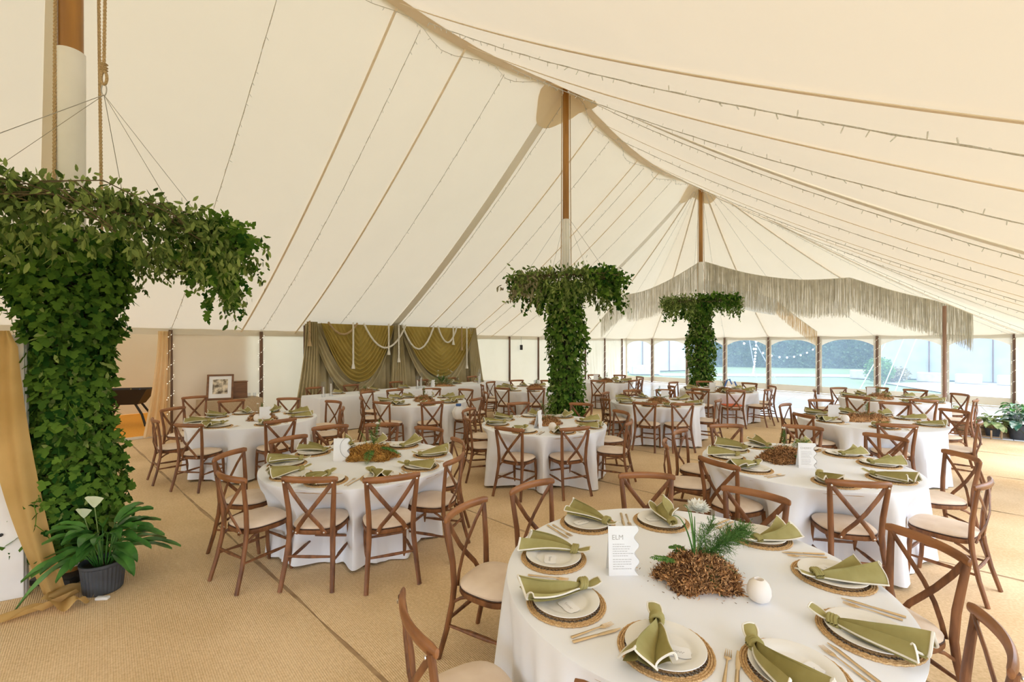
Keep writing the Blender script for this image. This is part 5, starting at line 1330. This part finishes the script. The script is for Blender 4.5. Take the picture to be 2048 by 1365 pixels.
for i, u in enumerate((1973, 1988)):
    x, y = G(1987, 878 - i * 3)
x, y = G(1987, 878)
stn = empty('pot_stand', (x, y + .05, 0)); tag(stn, 'small wooden peg stand around the blue-black plant pot', 'stand')
for k in range(4): a_ = PI / 4 + k * PI / 2; MB().tube([(.15 * math.cos(a_), .15 * math.sin(a_), 0), (.15 * math.cos(a_), .15 * math.sin(a_), .18)], .014, 8).obj('peg', 'crate', stn)
MB().tube([(-.1, -.1, .03), (.1, .1, .03)], .01, 6).obj('cross_bar', 'crate', stn); MB().tube([(.1, -.1, .03), (-.1, .1, .03)], .01, 6).obj('cross_bar', 'crate', stn)
# small things
x, y = G(1500, 768.5, .0)
x, y = 8.6, 18.6
pj = empty('cable_box', (x, y, 0), -.5); tag(pj, 'grey equipment box with blue cable by the end windows', 'box')
MB().box((0, 0, .10), (.42, .25, .2), bev=.01).obj('box_body', 'stone', pj, smooth=False)
for k in range(5): MB().box((-.15 + k * .075, -.127, .1), (.04, .006, .12)).obj('vent_slot', 'black', pj, smooth=False)
MB().tube([(.2, 0, .1), (.32, .02, .45), (.42, .0, .50), (.5, .0, .30), (.6, 0, .42), (.72, 0, .12)], .035, 6).obj('blue_cable', 'blueitem', pj); MB().tube([(-.2, 0, .15), (-.5, .1, .35), (-.8, .1, .1), (-1.3, .0, .02)], .012, 5).obj('black_cable', 'black', pj)
x, y = (860 + 60 - 1024) / FPX * 8.75, 8.75
bg_ = empty('plastic_bag', (-1.02, 8.62, .497)); tag(bg_, 'white plastic bag with blue cap on a chair at the table before the drape', 'bag')
MB().grid(lambda u, v: (.13 * math.cos(2 * PI * u) * (1 + .12 * math.sin(7 * 2 * PI * u + 5 * v)) * math.sin(PI * (v * .8 + .18)) ** .6, .10 * math.sin(2 * PI * u) * (1 + .12 * math.sin(5 * 2 * PI * u)) * math.sin(PI * (v * .8 + .18)) ** .6, .26 * v), 24, 10, closeu=True).obj('bag_body', 'carwhite', bg_); MB().box((-.01, -.02, .27), (.10, .06, .05), bev=.01).obj('blue_cap', 'blueitem', bg_)
o = MB().box((0, 0, 0), (.40, .38, .022), bev=.01).obj('seat_cloth', 'orangecloth', None); fc = (5.15, 10.25); L = math.hypot(5.3 - 5.15, 11.5 - 10.25); o.location = (fc[0] + .247 * .15 / L, fc[1] + .247 * 1.25 / L, .507); tag(o, 'orange cushion pad on a crossback chair before the farthest foliage column', 'cushion')
x, y = TN(S0 + 6.35 * BAY, NL + .12)[:2]
hl = empty('hanging_speaker', (x, y, 0)); tag(hl, 'small dark box hanging on a wire by the canvas wall', 'speaker')
MB().box((0, 0, 1.82), (.11, .08, .20), bev=.01).obj('box_body', 'black', hl, smooth=False); MB().tube([(0, 0, 1.92), (.0, .0, 2.24)], .006, 5).obj('bracket_wire', 'wire', hl)

# ------------------------------------------------------------------ OUTSIDE
def OUT(x, y): return (x, y)
pv = MB(); pv.add([(9.5, 28, -.03), (44, 25, -.03), (44, 27.5, -.03), (9.5, 30.6, -.03)], [(0, 1, 2, 3)]); tag(pv.obj('garden_path', 'paving', smooth=False), 'pale path crossing the lawn beyond the windows', 'path', kind='structure')
pv = MB(); pv.add([(5, 24.8, -.025), (14.8, 14.9, -.025), (17.2, 17.2, -.025), (8, 27.2, -.025)], [(0, 1, 2, 3)]); tag(pv.obj('paved_terrace', 'paving', smooth=False), 'pale paved strip right outside the end windows', 'path', kind='structure')
pv = MB(); pv.add([(15.8, 12.5, -.02), (34, 15, -.02), (36, 24.5, -.02), (19, 23, -.02)], [(0, 1, 2, 3)]); tag(pv.obj('paved_yard', 'paving', smooth=False), 'pale paved yard outside the rightmost window', 'path', kind='structure')
hg = MB(); HA, HB = Vector((13, 42, 0)), Vector((38, 34, 0)); hd = (HB - HA).normalized(); hnr = Vector((hd.y, -hd.x, 0)); HLL = (HB - HA).length
rr = random.Random(3)
flatpoly(hg, [(HA + hnr * .0).to_tuple()[:2], (HB + hnr * .0).to_tuple()[:2], (HB - hnr * 2).to_tuple()[:2], (HA - hnr * 2).to_tuple()[:2]], -.05, 4.2)
for k in range(14000):
    p = HA + hd * rr.uniform(-.2, HLL + .2) + hnr * rr.uniform(-.05, .25) + Vector((0, 0, rr.uniform(0, 4.5))); hg.leaf(p, rnd_unit(rr), rnd_unit(rr), .24, .15, 0)
tag(hg.obj('clipped_hedge', 'hedge', smooth=False), 'tall dark clipped hedge across the lawn behind the windows', 'hedge')
def nbtent(x0, y0, x1, y1, h, depth, label, base=None):
    d = Vector((x1 - x0, y1 - y0, 0)); L = d.length; d.normalize(); b_ = Vector((-d.y, d.x, 0)) * depth; t = empty('neighbouring_marquee', (x0, y0, 0)); tag(t, label, 'tent')
    def P(a_, c, z): q = d * a_ + b_ * c; return (q.x, q.y, z)
    MB().add([P(0, 0, 0), P(L, 0, 0), P(L, 0, h), P(0, 0, h), P(L, 1, 0), P(L, 1, h), P(0, 1, 0), P(0, 1, h)], [(0, 1, 2, 3), (1, 4, 5, 2), (6, 0, 3, 7), (4, 6, 7, 5)]).obj('side_canvas', 'outcanvas', t, smooth=False)
    MB().add([P(-.2, -.05, h), P(L + .2, -.05, h), P(L * .5, .5, h * 2.2), P(-.2, 1.05, h), P(L + .2, 1.05, h)], [(0, 1, 2), (1, 4, 2), (4, 3, 2), (3, 0, 2)]).obj('roof_canvas', 'outcanvas', t, smooth=False)
    for k in range(int(L / 2.4) + 1): MB().tube([P(k * 2.4, -.01, 0), P(k * 2.4, -.01, h)], .03, 6).obj('side_pole', 'sidepole', t)
    return t
nbtent(21.5, 26.5, 27.5, 19.5, 2.9, 7, 'white neighbouring marquee seen through the rightmost window')
nbtent(7.2, 31.5, 14.2, 34.2, 4.3, 6, 'tall white marquee wall seen through the leftmost windows')
for k in range(7):
    a_ = k / 6; x = 20.0 + (25.6 - 20.0) * a_; y = 25.6 + (19.0 - 25.6) * a_
    o = MB().box((0, 0, .24), (.95, .5, .5), bev=.04).obj('straw_bale', 'stone', None, smooth=False); o.location = (x, y, -.02); o.rotation_euler.z = -.85; tag(o, 'grey-brown bale in the row before the neighbouring marquee, %s from left' % ords[k], 'bale', 'bales before the neighbouring marquee')
o = MB().box((0, 0, .3), (1.8, .9, .6), bev=.05).obj('planter_box', 'blueitem', None, smooth=False)
o.location = (8.7, 29.4, -.03); o.data.materials[0] = M['stone']; tag(o, 'pale low bench outside the leftmost windows', 'bench')
def bush(x, y, r, h, n, label, seed, mat='fern'):
    t = MB(); rr = random.Random(seed)
    for k in range(n):
        d = rnd_unit(rr); q = rr.random() ** .4; t.leaf((d.x * r * q, d.y * r * q, h * .5 + d.z * h * .5 * q), rnd_unit(rr), rnd_unit(rr), .13, .07, 0)
    t.tube([(0, 0, -.03), (0, 0, h * .6)], .03, 6)
    o = t.obj('shrub', mat, None, smooth=False); o.location = (x, y, 0); tag(o, label, 'shrub')
bush(18.6, 22.6, .6, 1.3, 1500, 'green shrub at the corner of the neighbouring marquee', 1); bush(20.0, 23.4, .7, .8, 1200, 'low pale flowering shrub by the neighbouring marquee', 2, 'euc2')
# guy ropes and festoon lights
for k, (x0, y0, z0, x1, y1) in enumerate(((19.5, 22.5, 3.2, 13.6, 17.6), (19.8, 22.2, 3.0, 14.8, 17.9), (20.1, 21.9, 2.9, 15.6, 18.2), (10.6, 20.0, 2.3, 12.2, 22.2), (10.7, 19.9, 2.3, 12.9, 21.6), (8.8, 22.2, 2.3, 10.4, 24.2))):
    o = MB().tube([(x0, y0, z0), (x1, y1, -.02)], .018, 6).obj('guy_rope', 'outcanvas', None); tag(o, 'white guy rope slanting outside %s, %s' % ('right of the hedge' if k < 3 else 'by the middle windows', ('leftmost', 'middle one', 'rightmost')[k % 3]), 'rope', 'guy ropes long' if k < 3 else 'guy ropes short')
for k, (A_, B_, sag) in enumerate(((Vector((10.0, 20.5, 2.5)), Vector((22, 31, 2.6)), 1.3), (Vector((11.5, 21.0, 2.2)), Vector((12.4, 23.0, .4)), .2))):
    t = empty('festoon_lights', A_); tag(t, ('string of round festoon bulbs swagged across the hedge', 'string of festoon bulbs falling beside the middle window')[k], 'lights'); pts = []
    for i in range(41): f = i / 40; p = A_.lerp(B_, f) - A_; p.z -= sag * 4 * f * (1 - f); pts.append(p)
    MB().tube(pts, .008, 4).obj('cable', 'black', t)
    for i in range(1, 40, 3): MB().lathe([(0, -.11), (.035, -.085), (.045, -.05), (.025, -.015), (0, 0)], 10, pts[i]).obj('festoon_bulb', 'festoon', t)
drop_protos()
